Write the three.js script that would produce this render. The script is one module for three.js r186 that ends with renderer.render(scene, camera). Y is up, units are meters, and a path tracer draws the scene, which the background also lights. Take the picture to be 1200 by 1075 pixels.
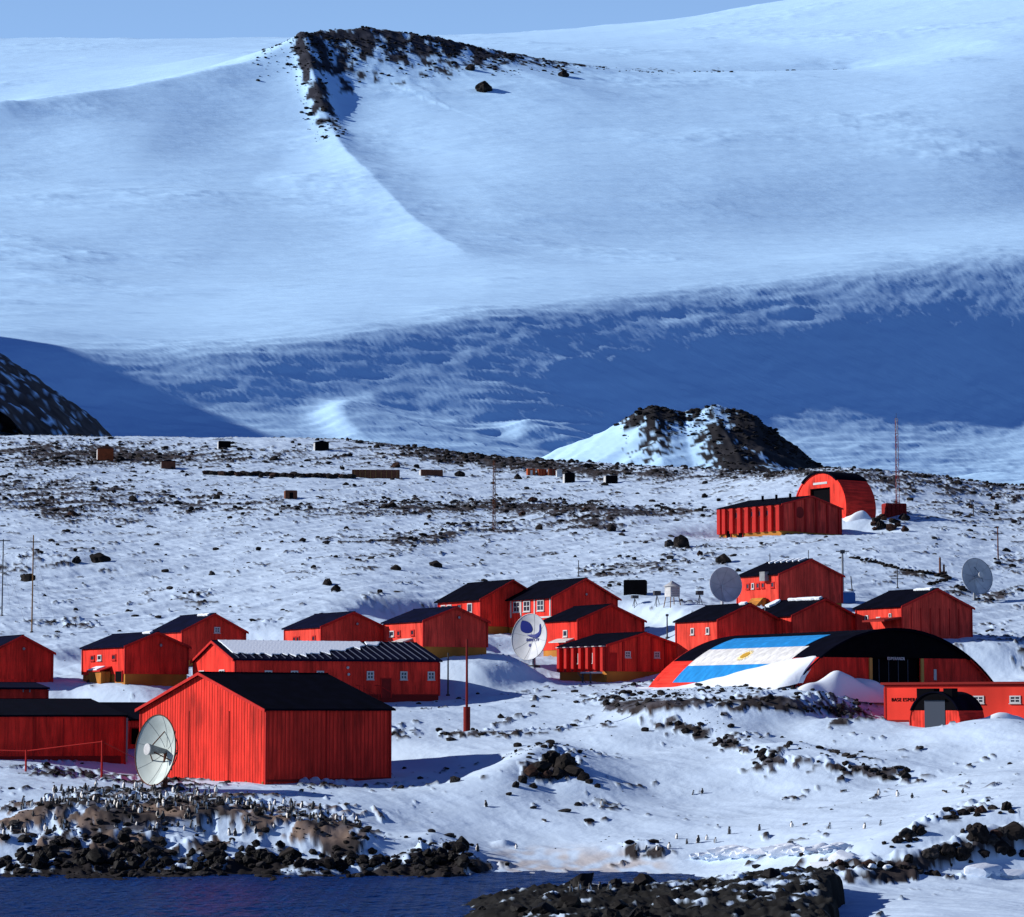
import * as THREE from 'three';
import { ImprovedNoise } from 'three/addons/math/ImprovedNoise.js';
import { mergeGeometries, mergeVertices, toCreasedNormals } from 'three/addons/utils/BufferGeometryUtils.js';
import { FontLoader } from 'three/addons/loaders/FontLoader.js';
import { TextGeometry } from 'three/addons/geometries/TextGeometry.js';

const clamp = (x, a = 0, b = 1) => Math.min(b, Math.max(a, x));
const sstep = (a, b, x) => { const t = clamp((x - a) / (b - a)); return t * t * (3 - 2 * t); };
// ------------------------------------------------------------ camera, sky, sun, exposure
const scene = new THREE.Scene();
const F = 3000, PITCH = Math.atan(295.5 / F), D = 1.3, HC = 9 * D;          // lens in photo pixels, tilt, metres per table unit, eye height
const camera = new THREE.PerspectiveCamera(2 * Math.atan(537.5 / F) * 180 / Math.PI, 1024 / 917, 1, 12000);
camera.position.set(0, HC, 0);
camera.rotation.x = PITCH;
scene.add(camera);
const renderer = new THREE.WebGLRenderer({ antialias: true });
renderer.toneMapping = THREE.LinearToneMapping;
renderer.toneMappingExposure = 1.52;
renderer.shadowMap.enabled = true;
const SUN_AZ = 1 * Math.PI / 180, SUN_EL = 24.9 * Math.PI / 180;             // low sun from the left, a little behind the station
const sunDir = new THREE.Vector3(-Math.cos(SUN_EL) * Math.cos(SUN_AZ), Math.sin(SUN_EL), -Math.cos(SUN_EL) * Math.sin(SUN_AZ));
{
  const W = 256, H = 256, px = new Float32Array(W * H * 4);
  const low = [0.222, 0.385, 0.66], top = [0.001, 0.014, 0.105], ground = [0.02, 0.04, 0.09];
  for (let j = 0; j < H; j++) for (let i = 0; i < W; i++) {
    const el = ((j + 0.5) / H - 0.5) * 180, k = 4 * (j * W + i);
    const t = sstep(9, 36, el) ** 0.85;
    for (let c = 0; c < 3; c++) px[k + c] = el < -1 ? ground[c] : low[c] * (1 - t) + top[c] * t;
    px[k + 3] = 1;
  }
  const sky = new THREE.DataTexture(px, W, H, THREE.RGBAFormat, THREE.FloatType);
  sky.mapping = THREE.EquirectangularReflectionMapping;
  sky.magFilter = THREE.LinearFilter; sky.needsUpdate = true;
  scene.background = sky; scene.environment = sky;
}
const sun = new THREE.DirectionalLight(new THREE.Color().setRGB(1, 0.955, 0.9), 4.2);
sun.position.copy(sunDir).multiplyScalar(600).add(new THREE.Vector3(0, 0, -300));
sun.target.position.set(0, 0, -300);
sun.castShadow = true; sun.shadow.mapSize.set(4096, 4096); sun.shadow.radius = 1;
Object.assign(sun.shadow.camera, { left: -400, right: 400, top: 400, bottom: -400, near: 1, far: 3000 });
scene.add(sun, sun.target);

// ------------------------------------------------------------ helpers
function rng(seed) { let a = seed >>> 0; return () => { a = (a + 0x6D2B79F5) | 0; let t = Math.imul(a ^ (a >>> 15), 1 | a); t = (t + Math.imul(t ^ (t >>> 7), 61 | t)) ^ t; return ((t ^ (t >>> 14)) >>> 0) / 4294967296; }; }
{ // ImprovedNoise is a fixed table: no seed needed
}
const PN = new ImprovedNoise();
const n2 = (x, y, s = 0) => PN.noise(x, y, s * 7.31 + 0.37);
function fbm(x, y, o = 4, s = 0) { let a = 0, w = 0.5; for (let i = 0; i < o; i++) { a += w * n2(x, y, s + i); x = x * 2.03 + 3.1; y = y * 2.03 + 1.7; w *= 0.5; } return a; }
function ridged(x, y, o = 4, s = 0) { let a = 0, w = 0.5; for (let i = 0; i < o; i++) { a += w * (1 - 2 * Math.abs(n2(x, y, s + i))); x = x * 2.03 + 3.1; y = y * 2.03 + 1.7; w *= 0.5; } return a; }
const lerp = (a, b, t) => a + (b - a) * t;
const SP = Math.sin(PITCH), CP = Math.cos(PITCH);
const kv = (v) => { const c = (537.5 - v) / F; return (SP + c * CP) / (CP - c * SP); };   // rise per metre of depth for a photo row
const yAt = (v, d) => HC + d * kv(v);
const xAt = (u, v, d) => (u - 600) / F * d / (CP - (537.5 - v) / F * SP);
const P = (u, v, d0) => new THREE.Vector3(xAt(u, v, d0 * D), yAt(v, d0 * D), -d0 * D);
function toUV(x, y, d) { const dy = y - HC, z = d * CP + dy * SP; return [600 + F * x / z, 537.5 - F * (dy * CP - d * SP) / z]; }
function pchip(xs, ys) {   // monotone cubic
  const n = xs.length, m = new Float64Array(n), dl = [];
  for (let i = 0; i < n - 1; i++) dl.push((ys[i + 1] - ys[i]) / (xs[i + 1] - xs[i]));
  m[0] = dl[0]; m[n - 1] = dl[n - 2];
  for (let i = 1; i < n - 1; i++) m[i] = dl[i - 1] * dl[i] <= 0 ? 0 : 2 * dl[i - 1] * dl[i] / (dl[i - 1] + dl[i]);
  return (x) => {
    if (x <= xs[0]) return ys[0] + m[0] * (x - xs[0]);
    if (x >= xs[n - 1]) return ys[n - 1] + m[n - 1] * (x - xs[n - 1]);
    let i = 0; while (x > xs[i + 1]) i++;
    const h = xs[i + 1] - xs[i], t = (x - xs[i]) / h, t2 = t * t, t3 = t2 * t;
    return (2 * t3 - 3 * t2 + 1) * ys[i] + (t3 - 2 * t2 + t) * h * m[i] + (3 * t2 - 2 * t3) * ys[i + 1] + (t3 - t2) * h * m[i + 1];
  };
}
const used = {};
function numbered(name) { const k = used[name] = (used[name] ?? -1) + 1; return k ? `${name}_${String(k).padStart(3, '0')}` : name; }
function shade(o) { o.castShadow = true; o.receiveShadow = true; return o; }
function mesh(name, geo, mat, parent) { const m = shade(new THREE.Mesh(geo, mat)); m.name = parent ? name : numbered(name); (parent ?? scene).add(m); return m; }
function tag(o, label, category, group) { o.userData.label = label; o.userData.category = category; if (group) o.userData.group = group; return o; }
function struct(o) { o.userData.kind = 'structure'; return o; }
function stuff(o, label, category) { o.userData.kind = 'stuff'; if (label) tag(o, label, category); return o; }
function thing(name, pos, turn, label, category, group) { const g = new THREE.Group(); g.name = numbered(name); scene.add(g); g.position.copy(pos); g.rotation.y = turn; return tag(g, label, category, group); }
function dup(o, pos, turn, label, group) { const c = o.clone(); c.name = numbered(o.name.replace(/_\d{3}$/, '')); scene.add(c); c.position.copy(pos); c.rotation.y = turn; c.userData = { ...o.userData }; if (label) c.userData.label = label; if (group) c.userData.group = group; return c; }
const flat = (g) => { const n = g.index ? g.toNonIndexed() : g; for (const k of Object.keys(n.attributes)) if (!['position', 'normal', 'uv'].includes(k)) n.deleteAttribute(k); return n; };
const merged = (list) => mergeGeometries(list.map(flat));
function bx(x0, x1, y0, y1, z0, z1) { const g = new THREE.BoxGeometry(x1 - x0, y1 - y0, z1 - z0); g.translate((x0 + x1) / 2, (y0 + y1) / 2, (z0 + z1) / 2); return g; }
function rod(a, b, r, r2 = r, n = 8) { const d = new THREE.Vector3().subVectors(b, a), g = new THREE.CylinderGeometry(r2, r, d.length(), n); g.applyQuaternion(new THREE.Quaternion().setFromUnitVectors(new THREE.Vector3(0, 1, 0), d.clone().normalize())); g.translate((a.x + b.x) / 2, (a.y + b.y) / 2, (a.z + b.z) / 2); return g; }
const V = (x, y, z) => new THREE.Vector3(x, y, z);
function prism(pts, depth) { return new THREE.ExtrudeGeometry(new THREE.Shape(pts.map(([x, y]) => new THREE.Vector2(x, y))), { depth, bevelEnabled: false }); }
function tex(W, H, fn, srgb, rep = [1, 1]) {
  const px = new Uint8Array(W * H * 4);
  for (let j = 0; j < H; j++) for (let i = 0; i < W; i++) { const c = fn(i / W, j / H, i, j), k = 4 * (j * W + i); for (let q = 0; q < 3; q++) px[k + q] = clamp(Array.isArray(c) ? c[q] : c) * 255; px[k + 3] = 255; }
  const t = new THREE.DataTexture(px, W, H, THREE.RGBAFormat); t.wrapS = t.wrapT = THREE.RepeatWrapping; t.magFilter = THREE.LinearFilter; t.minFilter = THREE.LinearMipmapLinearFilter; t.generateMipmaps = true;
  if (srgb) t.colorSpace = THREE.SRGBColorSpace; t.repeat.set(...rep); t.needsUpdate = true; return t;
}
function tileNoise(u, v, f, o, s) { // noise that repeats over the unit square
  const a = fbm(u * f, v * f, o, s), b = fbm((u - 1) * f, v * f, o, s), c = fbm(u * f, (v - 1) * f, o, s), e = fbm((u - 1) * f, (v - 1) * f, o, s);
  return lerp(lerp(a, b, u), lerp(c, e, u), v);
}
function mat(r, g, b, rough = 0.85, extra = {}) { const m = new THREE.MeshPhysicalMaterial({ roughness: rough, specularIntensity: 0.25, ...extra }); m.color.setRGB(r, g, b); return m; }

// ------------------------------------------------------------ materials
const grainMap = tex(256, 256, (u, v) => 0.86 + 0.30 * tileNoise(u, v, 6, 5, 3) + 0.10 * tileNoise(u, v, 40, 2, 9), true, [0.25, 0.25]);
const sidingMap = tex(512, 512, (u, v, i) => { const board = Math.floor(u * 32); return 0.86 + 0.12 * n2(board * 3.7, 0.5, 2) + 0.46 * tileNoise(u, v * 0.12, 26, 3, 5) + 0.6 * tileNoise(u, v, 3, 5, 8) - 0.8 * Math.max(0, tileNoise(u, v * 0.2, 14, 3, 23) - 0.16); }, true, [0.1, 0.1]);
const sidingBump = tex(256, 64, (u, v) => { const k = (u * 16) % 1; return k < 0.14 ? 0 : 0.85 + 0.15 * tileNoise(u, v, 16, 2, 4); }, false, [0.2, 0.2]);
const roofMap = tex(256, 256, (u, v) => 0.75 + 0.5 * tileNoise(u, v, 7, 4, 6), true, [0.12, 0.12]);
const snowBump = tex(512, 512, (u, v) => 0.5 + 0.9 * tileNoise(u, v, 5, 5, 1), false, [1, 1]);
const M = {
  red: mat(0.88, 0.050, 0.030, 0.75, { map: sidingMap, bumpMap: sidingBump, bumpScale: 0.03 }),
  redDull: mat(0.84, 0.036, 0.022, 0.75, { map: sidingMap, bumpMap: sidingBump, bumpScale: 0.03 }),
  redFaded: mat(0.80, 0.062, 0.040, 0.8, { map: sidingMap, bumpMap: sidingBump, bumpScale: 0.03 }),
  redTrim: mat(0.58, 0.022, 0.018, 0.75, { map: grainMap }),
  redDark: mat(0.26, 0.016, 0.014, 0.75, { map: grainMap }),
  roof: mat(0.0038, 0.0045, 0.013, 0.95, { specularIntensity: 0.04, map: roofMap }),
  navy: mat(0.004, 0.006, 0.030, 0.95, { specularIntensity: 0.06, map: roofMap }),
  seam: mat(0.05, 0.06, 0.10, 0.7),
  black: mat(0.004, 0.004, 0.006, 0.9, { specularIntensity: 0.05, map: grainMap }),
  orange: mat(0.50, 0.20, 0.035, 0.8, { map: sidingMap }),
  timber: mat(0.30, 0.16, 0.06, 0.85, { map: grainMap }),
  white: mat(0.62, 0.63, 0.64, 0.6, { map: grainMap }),
  pane: new THREE.MeshPhysicalMaterial({ color: new THREE.Color().setRGB(0.02, 0.025, 0.04), roughness: 0.08 }),
  flagWhite: mat(0.80, 0.81, 0.82, 0.7, { map: grainMap }),
  grey: mat(0.28, 0.30, 0.32, 0.5, { map: grainMap }),
  steel: mat(0.22, 0.24, 0.27, 0.45, { metalness: 0.5 }),
  darkSteel: mat(0.05, 0.05, 0.055, 0.6),
  dishPale: mat(0.56, 0.64, 0.62, 0.55, { map: grainMap }),
  dishGrey: mat(0.55, 0.58, 0.63, 0.5, { map: grainMap }),
  dishWhite: mat(0.62, 0.66, 0.72, 0.5, { map: grainMap }),
  blue: mat(0.02, 0.29, 0.74, 0.55, { map: grainMap }),
  blueDeep: mat(0.01, 0.02, 0.16, 0.5),
  gold: mat(0.45, 0.26, 0.03, 0.6),
  goldPale: mat(0.80, 0.66, 0.34, 0.6),
  rust: mat(0.16, 0.06, 0.035, 0.9, { map: grainMap }),
  rustOrange: mat(0.42, 0.09, 0.03, 0.85, { map: grainMap }),
  yellow: mat(0.42, 0.24, 0.06, 0.7),
  door: mat(0.035, 0.045, 0.065, 0.5),
};
const rockTex = tex(256, 256, (u, v) => { const k = 0.62 + 0.7 * tileNoise(u, v, 6, 5, 12); return [k, k * 0.97, k * 0.95]; }, true, [1, 1]);
const rockBump = tex(256, 256, (u, v) => 0.5 + 1.0 * tileNoise(u, v, 7, 5, 15), false, [1, 1]);
M.rock = mat(0.034, 0.030, 0.031, 0.92, { map: rockTex, bumpMap: rockBump, bumpScale: 0.06 });
M.rockRed = mat(0.085, 0.045, 0.036, 0.92, { map: rockTex, bumpMap: rockBump, bumpScale: 0.06 });
M.rockGrey = mat(0.075, 0.073, 0.078, 0.92, { map: rockTex, bumpMap: rockBump, bumpScale: 0.06 });
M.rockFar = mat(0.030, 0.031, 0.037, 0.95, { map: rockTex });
M.rockWet = mat(0.014, 0.013, 0.014, 0.7, { map: rockTex, bumpMap: rockBump, bumpScale: 0.06 });
M.snow = mat(0.66, 0.72, 0.80, 0.9, { bumpMap: snowBump, bumpScale: 0.04 });
M.ground = new THREE.MeshPhysicalMaterial({ vertexColors: true, roughness: 0.95, specularIntensity: 0.12, bumpMap: snowBump.clone(), bumpScale: 0.10 });
M.ground.bumpMap.repeat.set(1 / 7, 1 / 7); M.ground.bumpMap.needsUpdate = true;
M.ice = new THREE.MeshPhysicalMaterial({ vertexColors: true, roughness: 0.95, specularIntensity: 0.12, bumpMap: snowBump.clone(), bumpScale: 1.0 });
M.ice.bumpMap.repeat.set(1 / 140, 1 / 60); M.ice.bumpMap.needsUpdate = true;

// ------------------------------------------------------------ where the buildings stand (photo pixels of the corner facing us, depth, turn, pixel sizes)
const B = {
  barn: { u: 311, v: 916, d: 167, phi: 40, wL: 144, wR: 147, hp: 83, rise: 43, gable: 'L' },
  shed: { u: -70, v: 888, d: 177, phi: 20, wL: 50, wR: 219, hp: 47, rise: 20, gable: 'L' },
  lowshed: { u: -60, v: 836, d: 197, phi: 20, wL: 22, wR: 118, hp: 28, rise: 7, gable: 'L' },
  annex: { u: 118, v: 870, d: 187, phi: 20, wL: 34, wR: 86, hp: 25, rise: 19, gable: 'L' },
  edge: { u: -12, v: 796, d: 214, phi: 30, wL: 45, wR: 75, hp: 31, rise: 19, gable: 'R' },
  porch: { u: 146, v: 799, d: 212, phi: 33, wL: 48, wR: 75, hp: 41, rise: 16, gable: 'R', found: 9 },
  crosswin: { u: 213, v: 779, d: 229, phi: 31, wL: 36, wR: 75, hp: 39, rise: 20, gable: 'R', found: 5 },
  long: { u: 275, v: 820, d: 203, phi: 24, wL: 47, wR: 240, hp: 46, rise: 23, gable: 'L', found: 5 },
  navyA: { u: 376, v: 772, d: 226, phi: 31, wL: 42, wR: 75, hp: 37, rise: 17, gable: 'R' },
  navyB: { u: 496, v: 766, d: 222, phi: 31, wL: 46, wR: 75, hp: 38, rise: 16, gable: 'R', found: 8 },
  hillA: { u: 563, v: 743, d: 254, phi: 32, wL: 49, wR: 73, hp: 41, rise: 22, gable: 'R', found: 9 },
  hillB: { u: 647, v: 743, d: 249, phi: 33, wL: 51, wR: 76, hp: 43, rise: 22, gable: 'R', found: 10 },
  front: { u: 677, v: 771, d: 236, phi: 30, wL: 41, wR: 77, hp: 44, rise: 18, gable: 'R', found: 10 },
  ribbed: { u: 711, v: 799, d: 224, phi: 33, wL: 56, wR: 88, hp: 42, rise: 15, gable: 'R', found: 12 },
  dishside: { u: 841, v: 769, d: 223, phi: 32, wL: 49, wR: 74, hp: 42, rise: 19, gable: 'R' },
  snowroof: { u: 928, v: 764, d: 225, phi: 33, wL: 52, wR: 76, hp: 42, rise: 20, gable: 'R' },
  stair: { u: 913, v: 710, d: 253, phi: 32, wL: 49, wR: 74, hp: 37, rise: 18, gable: 'R', found: 5 },
  barrel: { u: 1057, v: 746, d: 223, phi: 33, wL: 54, wR: 81, hp: 35, rise: 21, gable: 'R' },
  warehouse: { u: 916, v: 627, d: 335, phi: 42, wL: 73, wR: 71, hp: 36, rise: 12, gable: 'R', found: 5 },
  arch: { u: 991, v: 607, d: 352, phi: 35, wL: 59, wR: 36, hp: 58, rise: 0, gable: 'arch' },
  hangar: { u: 930, v: 806, d: 198, phi: 30, wL: 172, wR: 236, hp: 71, rise: 0, gable: 'arch' },
  office: { u: 1262, v: 846, d: 184, phi: 56, wL: 227, wR: 40, hp: 44, rise: 2, gable: 'flat' },
  quonset: { u: 1125, v: 845, d: 181, phi: 52, wL: 62, wR: 26, hp: 34, rise: 0, gable: 'arch' },
};
for (const b of Object.values(B)) {
  b.s = F / (b.d * D); b.a = b.phi * Math.PI / 180; b.p = P(b.u, b.v, b.d);
  { const dm = b.d * D, k1 = (b.u - b.wL - 600) / F, k2 = (b.u + b.wR - 600) / F, sn = Math.sin(b.a), cs = Math.cos(b.a); b.L = (b.p.x - k1 * dm) / (sn + k1 * cs); b.R = (k2 * dm - b.p.x) / (cs - k2 * sn); }   // face lengths that end where the photo shows the far corners
  b.H = b.hp / b.s; b.rs = b.rise / b.s; b.f = (b.found ?? 0) / b.s;
  b.at = (x, z) => V(b.p.x + x * Math.cos(b.a) + z * Math.sin(b.a), b.p.y, b.p.z - x * Math.sin(b.a) + z * Math.cos(b.a));   // local x along the right face, z minus along the left
}

// ------------------------------------------------------------ shore and plateau
const COL = [
  [-420, [95, 1212], [141, 1036], [146, 1003], [151, 968], [158, 935], [168, 908], [180, 887], [196, 850], [212, 800], [230, 775], [252, 742], [292, 688], [337, 638], [400, 582], [470, 540], [520, 508], [560, 520], [680, 660]],
  [0, [95, 1212], [141, 1036], [146, 1003], [151, 968], [158, 935], [168, 908], [180, 887], [196, 850], [212, 800], [230, 775], [252, 742], [292, 688], [337, 638], [400, 582], [470, 540], [520, 512], [560, 522], [680, 660]],
  [200, [95, 1212], [141, 1036], [146, 1003], [151, 966], [158, 936], [168, 916], [182, 885], [198, 840], [212, 800], [230, 778], [252, 740], [292, 690], [337, 640], [400, 585], [470, 543], [520, 514], [560, 524], [680, 660]],
  [400, [95, 1212], [141, 1036], [146, 1008], [151, 974], [158, 940], [168, 916], [184, 878], [200, 832], [214, 795], [228, 765], [255, 720], [295, 672], [337, 633], [400, 585], [465, 548], [520, 518], [560, 530], [680, 660]],
  [600, [95, 1212], [140, 1036], [146, 1016], [153, 988], [161, 945], [172, 905], [186, 870], [200, 832], [212, 800], [226, 768], [248, 735], [290, 685], [337, 640], [395, 595], [450, 562], [500, 540], [545, 552], [680, 662]],
  [800, [95, 1212], [138, 1040], [145, 1010], [150, 985], [159, 955], [172, 905], [186, 860], [199, 825], [212, 800], [226, 772], [250, 725], [290, 675], [335, 635], [385, 598], [430, 570], [465, 550], [520, 562], [680, 665]],
  [950, [95, 1150], [122, 1050], [131, 1022], [137, 992], [150, 960], [166, 915], [182, 872], [196, 832], [210, 800], [224, 772], [252, 722], [290, 675], [333, 630], [375, 592], [420, 553], [470, 565], [680, 665]],
  [1050, [95, 1098], [120, 1052], [128, 1030], [133, 975], [145, 955], [160, 920], [178, 880], [192, 848], [206, 812], [222, 780], [252, 735], [295, 672], [337, 626], [380, 590], [420, 556], [470, 568], [680, 665]],
  [1200, [95, 1098], [120, 1050], [129, 1026], [135, 944], [150, 915], [168, 878], [184, 852], [198, 826], [214, 798], [230, 765], [255, 738], [300, 676], [345, 628], [385, 600], [425, 574], [470, 580], [680, 670]],
  [1560, [95, 1098], [120, 1050], [129, 1026], [135, 930], [150, 905], [168, 870], [184, 845], [198, 820], [214, 792], [230, 765], [255, 738], [300, 680], [345, 634], [385, 608], [425, 590], [470, 592], [680, 670]],
];
const colH = COL.map(([u, ...r]) => pchip(r.map(([d]) => d * D), r.map(([d, v]) => yAt(v, d * D))));
const colU = COL.map((c) => c[0]);
function cubicMix(xs, get, x) {   // Catmull-Rom over uneven columns
  const n = xs.length; x = clamp(x, xs[0], xs[n - 1]);
  let i = 0; while (i < n - 2 && x > xs[i + 1]) i++;
  const h = xs[i + 1] - xs[i], t = (x - xs[i]) / h, a = get(i), b = get(i + 1);
  const p = i ? (b - get(i - 1)) / (xs[i + 1] - xs[i - 1]) * h : b - a, q = i < n - 2 ? (get(i + 2) - a) / (xs[i + 2] - xs[i]) * h : b - a;
  const t2 = t * t, t3 = t2 * t;
  return (2 * t3 - 3 * t2 + 1) * a + (t3 - 2 * t2 + t) * p + (3 * t2 - 2 * t3) * b + (t3 - t2) * q;
}
const baseH = (x, d) => cubicMix(colU, (i) => colH[i](d), 600 + F * x / d);
function hitBase(u, v, h = baseH, far = 690) {   // the ground point first met along a photo ray
  for (let d = 128; d < far; d += 0.5) { const dm = d * D, x = xAt(u, v, dm); if (h(x, dm) >= yAt(v, dm)) return [x, dm]; }
  return [xAt(u, v, 500 * D), 500 * D];
}
// crests and mounds that stand out of the slope: [[u, v] ...], half width, height
const CREST = [
  [[[585, 925], [620, 905], [650, 893], [672, 900], [700, 925]], 5, 1.9],
  [[[775, 852], [810, 858], [850, 868], [885, 882], [905, 893]], 4.5, 1.3],
  [[[940, 893], [980, 903], [1020, 907], [1065, 908]], 4.5, 1.3],
  [[[700, 826], [760, 822], [830, 820], [900, 822], [960, 832], [1040, 842]], 4.5, 0.8],
  [[[1060, 866], [1120, 856], [1200, 842], [1300, 830]], 9, 1.5],
  [[[480, 1002], [510, 997], [545, 1006]], 3, 1.3],
  [[[0, 985], [60, 968], [110, 975], [160, 985]], 3.5, 1.1],
  [[[215, 985], [250, 970], [300, 985], [340, 990], [420, 1003]], 3.5, 1.2],
  [[[690, 1003], [740, 998], [800, 1004]], 2.5, 0.5],
  [[[0, 655], [60, 662], [130, 668]], 9, 1.4],
  [[[190, 700], [215, 702], [240, 700]], 6, 1.0],
  [[[640, 612], [690, 606], [730, 616]], 9, 1.6],
].map(([pts, w, h]) => ({ pts: pts.map(([u, v]) => hitBase(u, v)), w, h }));
function segDist(x, d, pts) { let best = 1e9, at = 0; for (let i = 0; i + 1 < pts.length; i++) { const [ax, ad] = pts[i], [bx_, bd] = pts[i + 1], ex = bx_ - ax, ed = bd - ad, t = clamp(((x - ax) * ex + (d - ad) * ed) / (ex * ex + ed * ed)), q = Math.hypot(x - ax - t * ex, d - ad - t * ed); if (q < best) { best = q; at = (i + t) / (pts.length - 1); } } return [best, at]; }
for (const c of CREST) { c.x0 = Math.min(...c.pts.map((p) => p[0])) - c.w * 2.6; c.x1 = Math.max(...c.pts.map((p) => p[0])) + c.w * 2.6; c.d0 = Math.min(...c.pts.map((p) => p[1])) - c.w * 2.6; c.d1 = Math.max(...c.pts.map((p) => p[1])) + c.w * 2.6; }
const softH = (x, d) => {
  let h = baseH(x, d);
  for (const c of CREST) if (x > c.x0 && x < c.x1 && d > c.d0 && d < c.d1) { const [q, t] = segDist(x, d, c.pts); h += c.h * Math.exp(-Math.pow(q / c.w, 1.5)) * (0.55 + 0.45 * Math.sin(Math.PI * clamp(t, 0.03, 0.97))); }
  return h + 0.9 * fbm(x / 26, d / 40, 2, 21) * sstep(175, 215, d) + 2.2 * fbm((x + d * 0.4) / 15, (d - x * 0.2) / 15, 2, 25) * sstep(-6, 8, x) * sstep(192, 212, d) * (1 - sstep(238, 252, d));
};
// level the ground under every building
const PADS = new Map(), PS = 4.6, CELL = 14;
function pad(q, dy = 0) { const x = q.x, d = -q.z, p = [x, d, q.y + dy - softH(x, d)], i = Math.floor(x / CELL), j = Math.floor(d / CELL); for (let a = -1; a <= 1; a++) for (let c = -1; c <= 1; c++) { const k = (i + a) * 4096 + j + c; if (!PADS.has(k)) PADS.set(k, []); PADS.get(k).push(p); } }
for (const b of Object.values(B)) { const nx = Math.ceil((b.R + 2.4) / 2.4), nz = Math.ceil((b.L + 2.4) / 2.4); for (let i = 0; i <= nx; i++) for (let j = 0; j <= nz; j++) pad(b.at(lerp(-1.2, b.R + 1.2, i / nx), lerp(1.2, -b.L - 1.2, j / nz)), -0.12); }
for (let z = 2; z > -34; z -= 2.4) for (const x of [-3.4, -5.6, -7.8, -10]) pad(B.hangar.at(x, z), 0.07 * x);   // the ground falls away before the flag flank
const padAdd = (x, d) => { const l = PADS.get(Math.floor(x / CELL) * 4096 + Math.floor(d / CELL)); if (!l) return 0; let w = 0.12, a = 0; for (const p of l) { const dx = x - p[0], dd = d - p[1], e = Math.exp(-(dx * dx + dd * dd) / (PS * PS)); w += e; a += e * p[2]; } return a / w; };
// where bare ground and stones show: [u, v, half width, half height, amount, tilt]
const BARE = [
  [70, 528, 110, 12, 0.30, 0], [160, 540, 80, 9, 0.30, 0], [60, 572, 120, 14, 0.26, 0.05], [180, 592, 170, 13, 0.24, 0], [60, 600, 60, 12, 0.3, 0.2], [30, 545, 60, 8, 0.2, 0],
  [300, 535, 300, 10, 0.22, 0.02], [520, 530, 130, 10, 0.34, 0.12], [640, 547, 120, 7, 0.36, 0.08], [800, 556, 160, 7, 0.34, 0], [1080, 565, 170, 12, 0.36, 0.08], [1150, 600, 90, 14, 0.2, 0.1],
  [500, 596, 150, 9, 0.40, -0.02], [700, 598, 110, 6, 0.42, 0.05], [690, 613, 45, 7, 0.42, 0.1], [540, 625, 150, 10, 0.22, -0.08], [850, 600, 90, 5, 0.2, 0],
  [790, 660, 70, 14, 0.26, -0.2], [700, 672, 50, 10, 0.2, -0.2], [480, 640, 130, 14, 0.16, -0.3], [220, 702, 34, 8, 0.4, 0], [90, 735, 40, 6, 0.3, 0], [330, 735, 40, 5, 0.2, 0],
  [40, 660, 60, 12, 0.26, -0.1], [1060, 670, 60, 5, 0.34, 0.25], [1160, 700, 60, 12, 0.28, 0], [1180, 745, 40, 12, 0.26, 0], [1180, 660, 50, 14, 0.18, 0],
  [800, 825, 110, 9, 0.42, -0.02], [920, 826, 60, 9, 0.42, 0.1], [1000, 836, 60, 8, 0.30, 0.1], [735, 826, 34, 7, 0.5, 0], [1170, 822, 40, 6, 0.3, -0.2],
  [845, 868, 75, 12, 0.44, 0.32], [1000, 902, 75, 9, 0.42, 0.14], [645, 905, 50, 18, 0.46, -0.1], [700, 945, 60, 14, 0.22, 0.1], [880, 905, 40, 8, 0.2, 0],
  [520, 860, 90, 5, 0.34, 0], [650, 855, 110, 4, 0.30, -0.06], [600, 800, 90, 6, 0.18, -0.1], [720, 790, 60, 8, 0.2, -0.3],
  [110, 952, 150, 22, 0.35, 0], [260, 952, 170, 20, 0.36, 0.05], [60, 990, 150, 18, 0.34, 0], [250, 998, 160, 16, 0.30, 0], [395, 985, 60, 20, 0.40, 0.2], [520, 1005, 44, 14, 0.5, 0], [60, 903, 50, 8, 0.34, 0], [190, 915, 60, 6, 0.36, 0],
  [100, 1034, 190, 24, 0.55, 0], [330, 1036, 150, 22, 0.55, 0], [490, 1030, 70, 14, 0.6, 0],
  [400, 920, 90, 6, 0.24, 0], [740, 996, 50, 8, 0.36, 0], [590, 990, 20, 5, 0.36, 0], [500, 1016, 60, 5, 0.5, 0],
  [990, 1012, 70, 10, 0.42, 0], [1090, 965, 60, 8, 0.34, -0.3], [1110, 1005, 90, 16, 0.44, -0.25], [1000, 1030, 60, 8, 0.42, 0], [1180, 985, 60, 16, 0.40, -0.2], [1150, 1030, 60, 6, 0.3, 0],
];
function bareAmount(u, v) { let a = v < 720 ? 0.145 - 0.06 * sstep(610, 700, v) : v < 930 ? 0.085 : 0.06; for (const [bu, bv, ru, rv, k, t] of BARE) { const du = (u - bu) / ru; if (du > 2 || du < -2) continue; const dv = (v - bv - t * (u - bu)) / rv; a += (v < 720 ? 0.88 : 1) * k * Math.exp(-(du * du + dv * dv)); } return a; }
function bareMask(x, d, u, v) {
  const e = (d - x * 0.9), n = 0.62 * n2((x + d * 0.35) / 9, e / 6, 31) + 0.42 * n2((x + d * 0.5) / 3.4, e / 2.4, 33) + 0.58 * n2(x / 0.7, d / 1.5, 35);
  return sstep(0.33, 0.43, bareAmount(u, v) + 0.55 * n);
}
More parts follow.
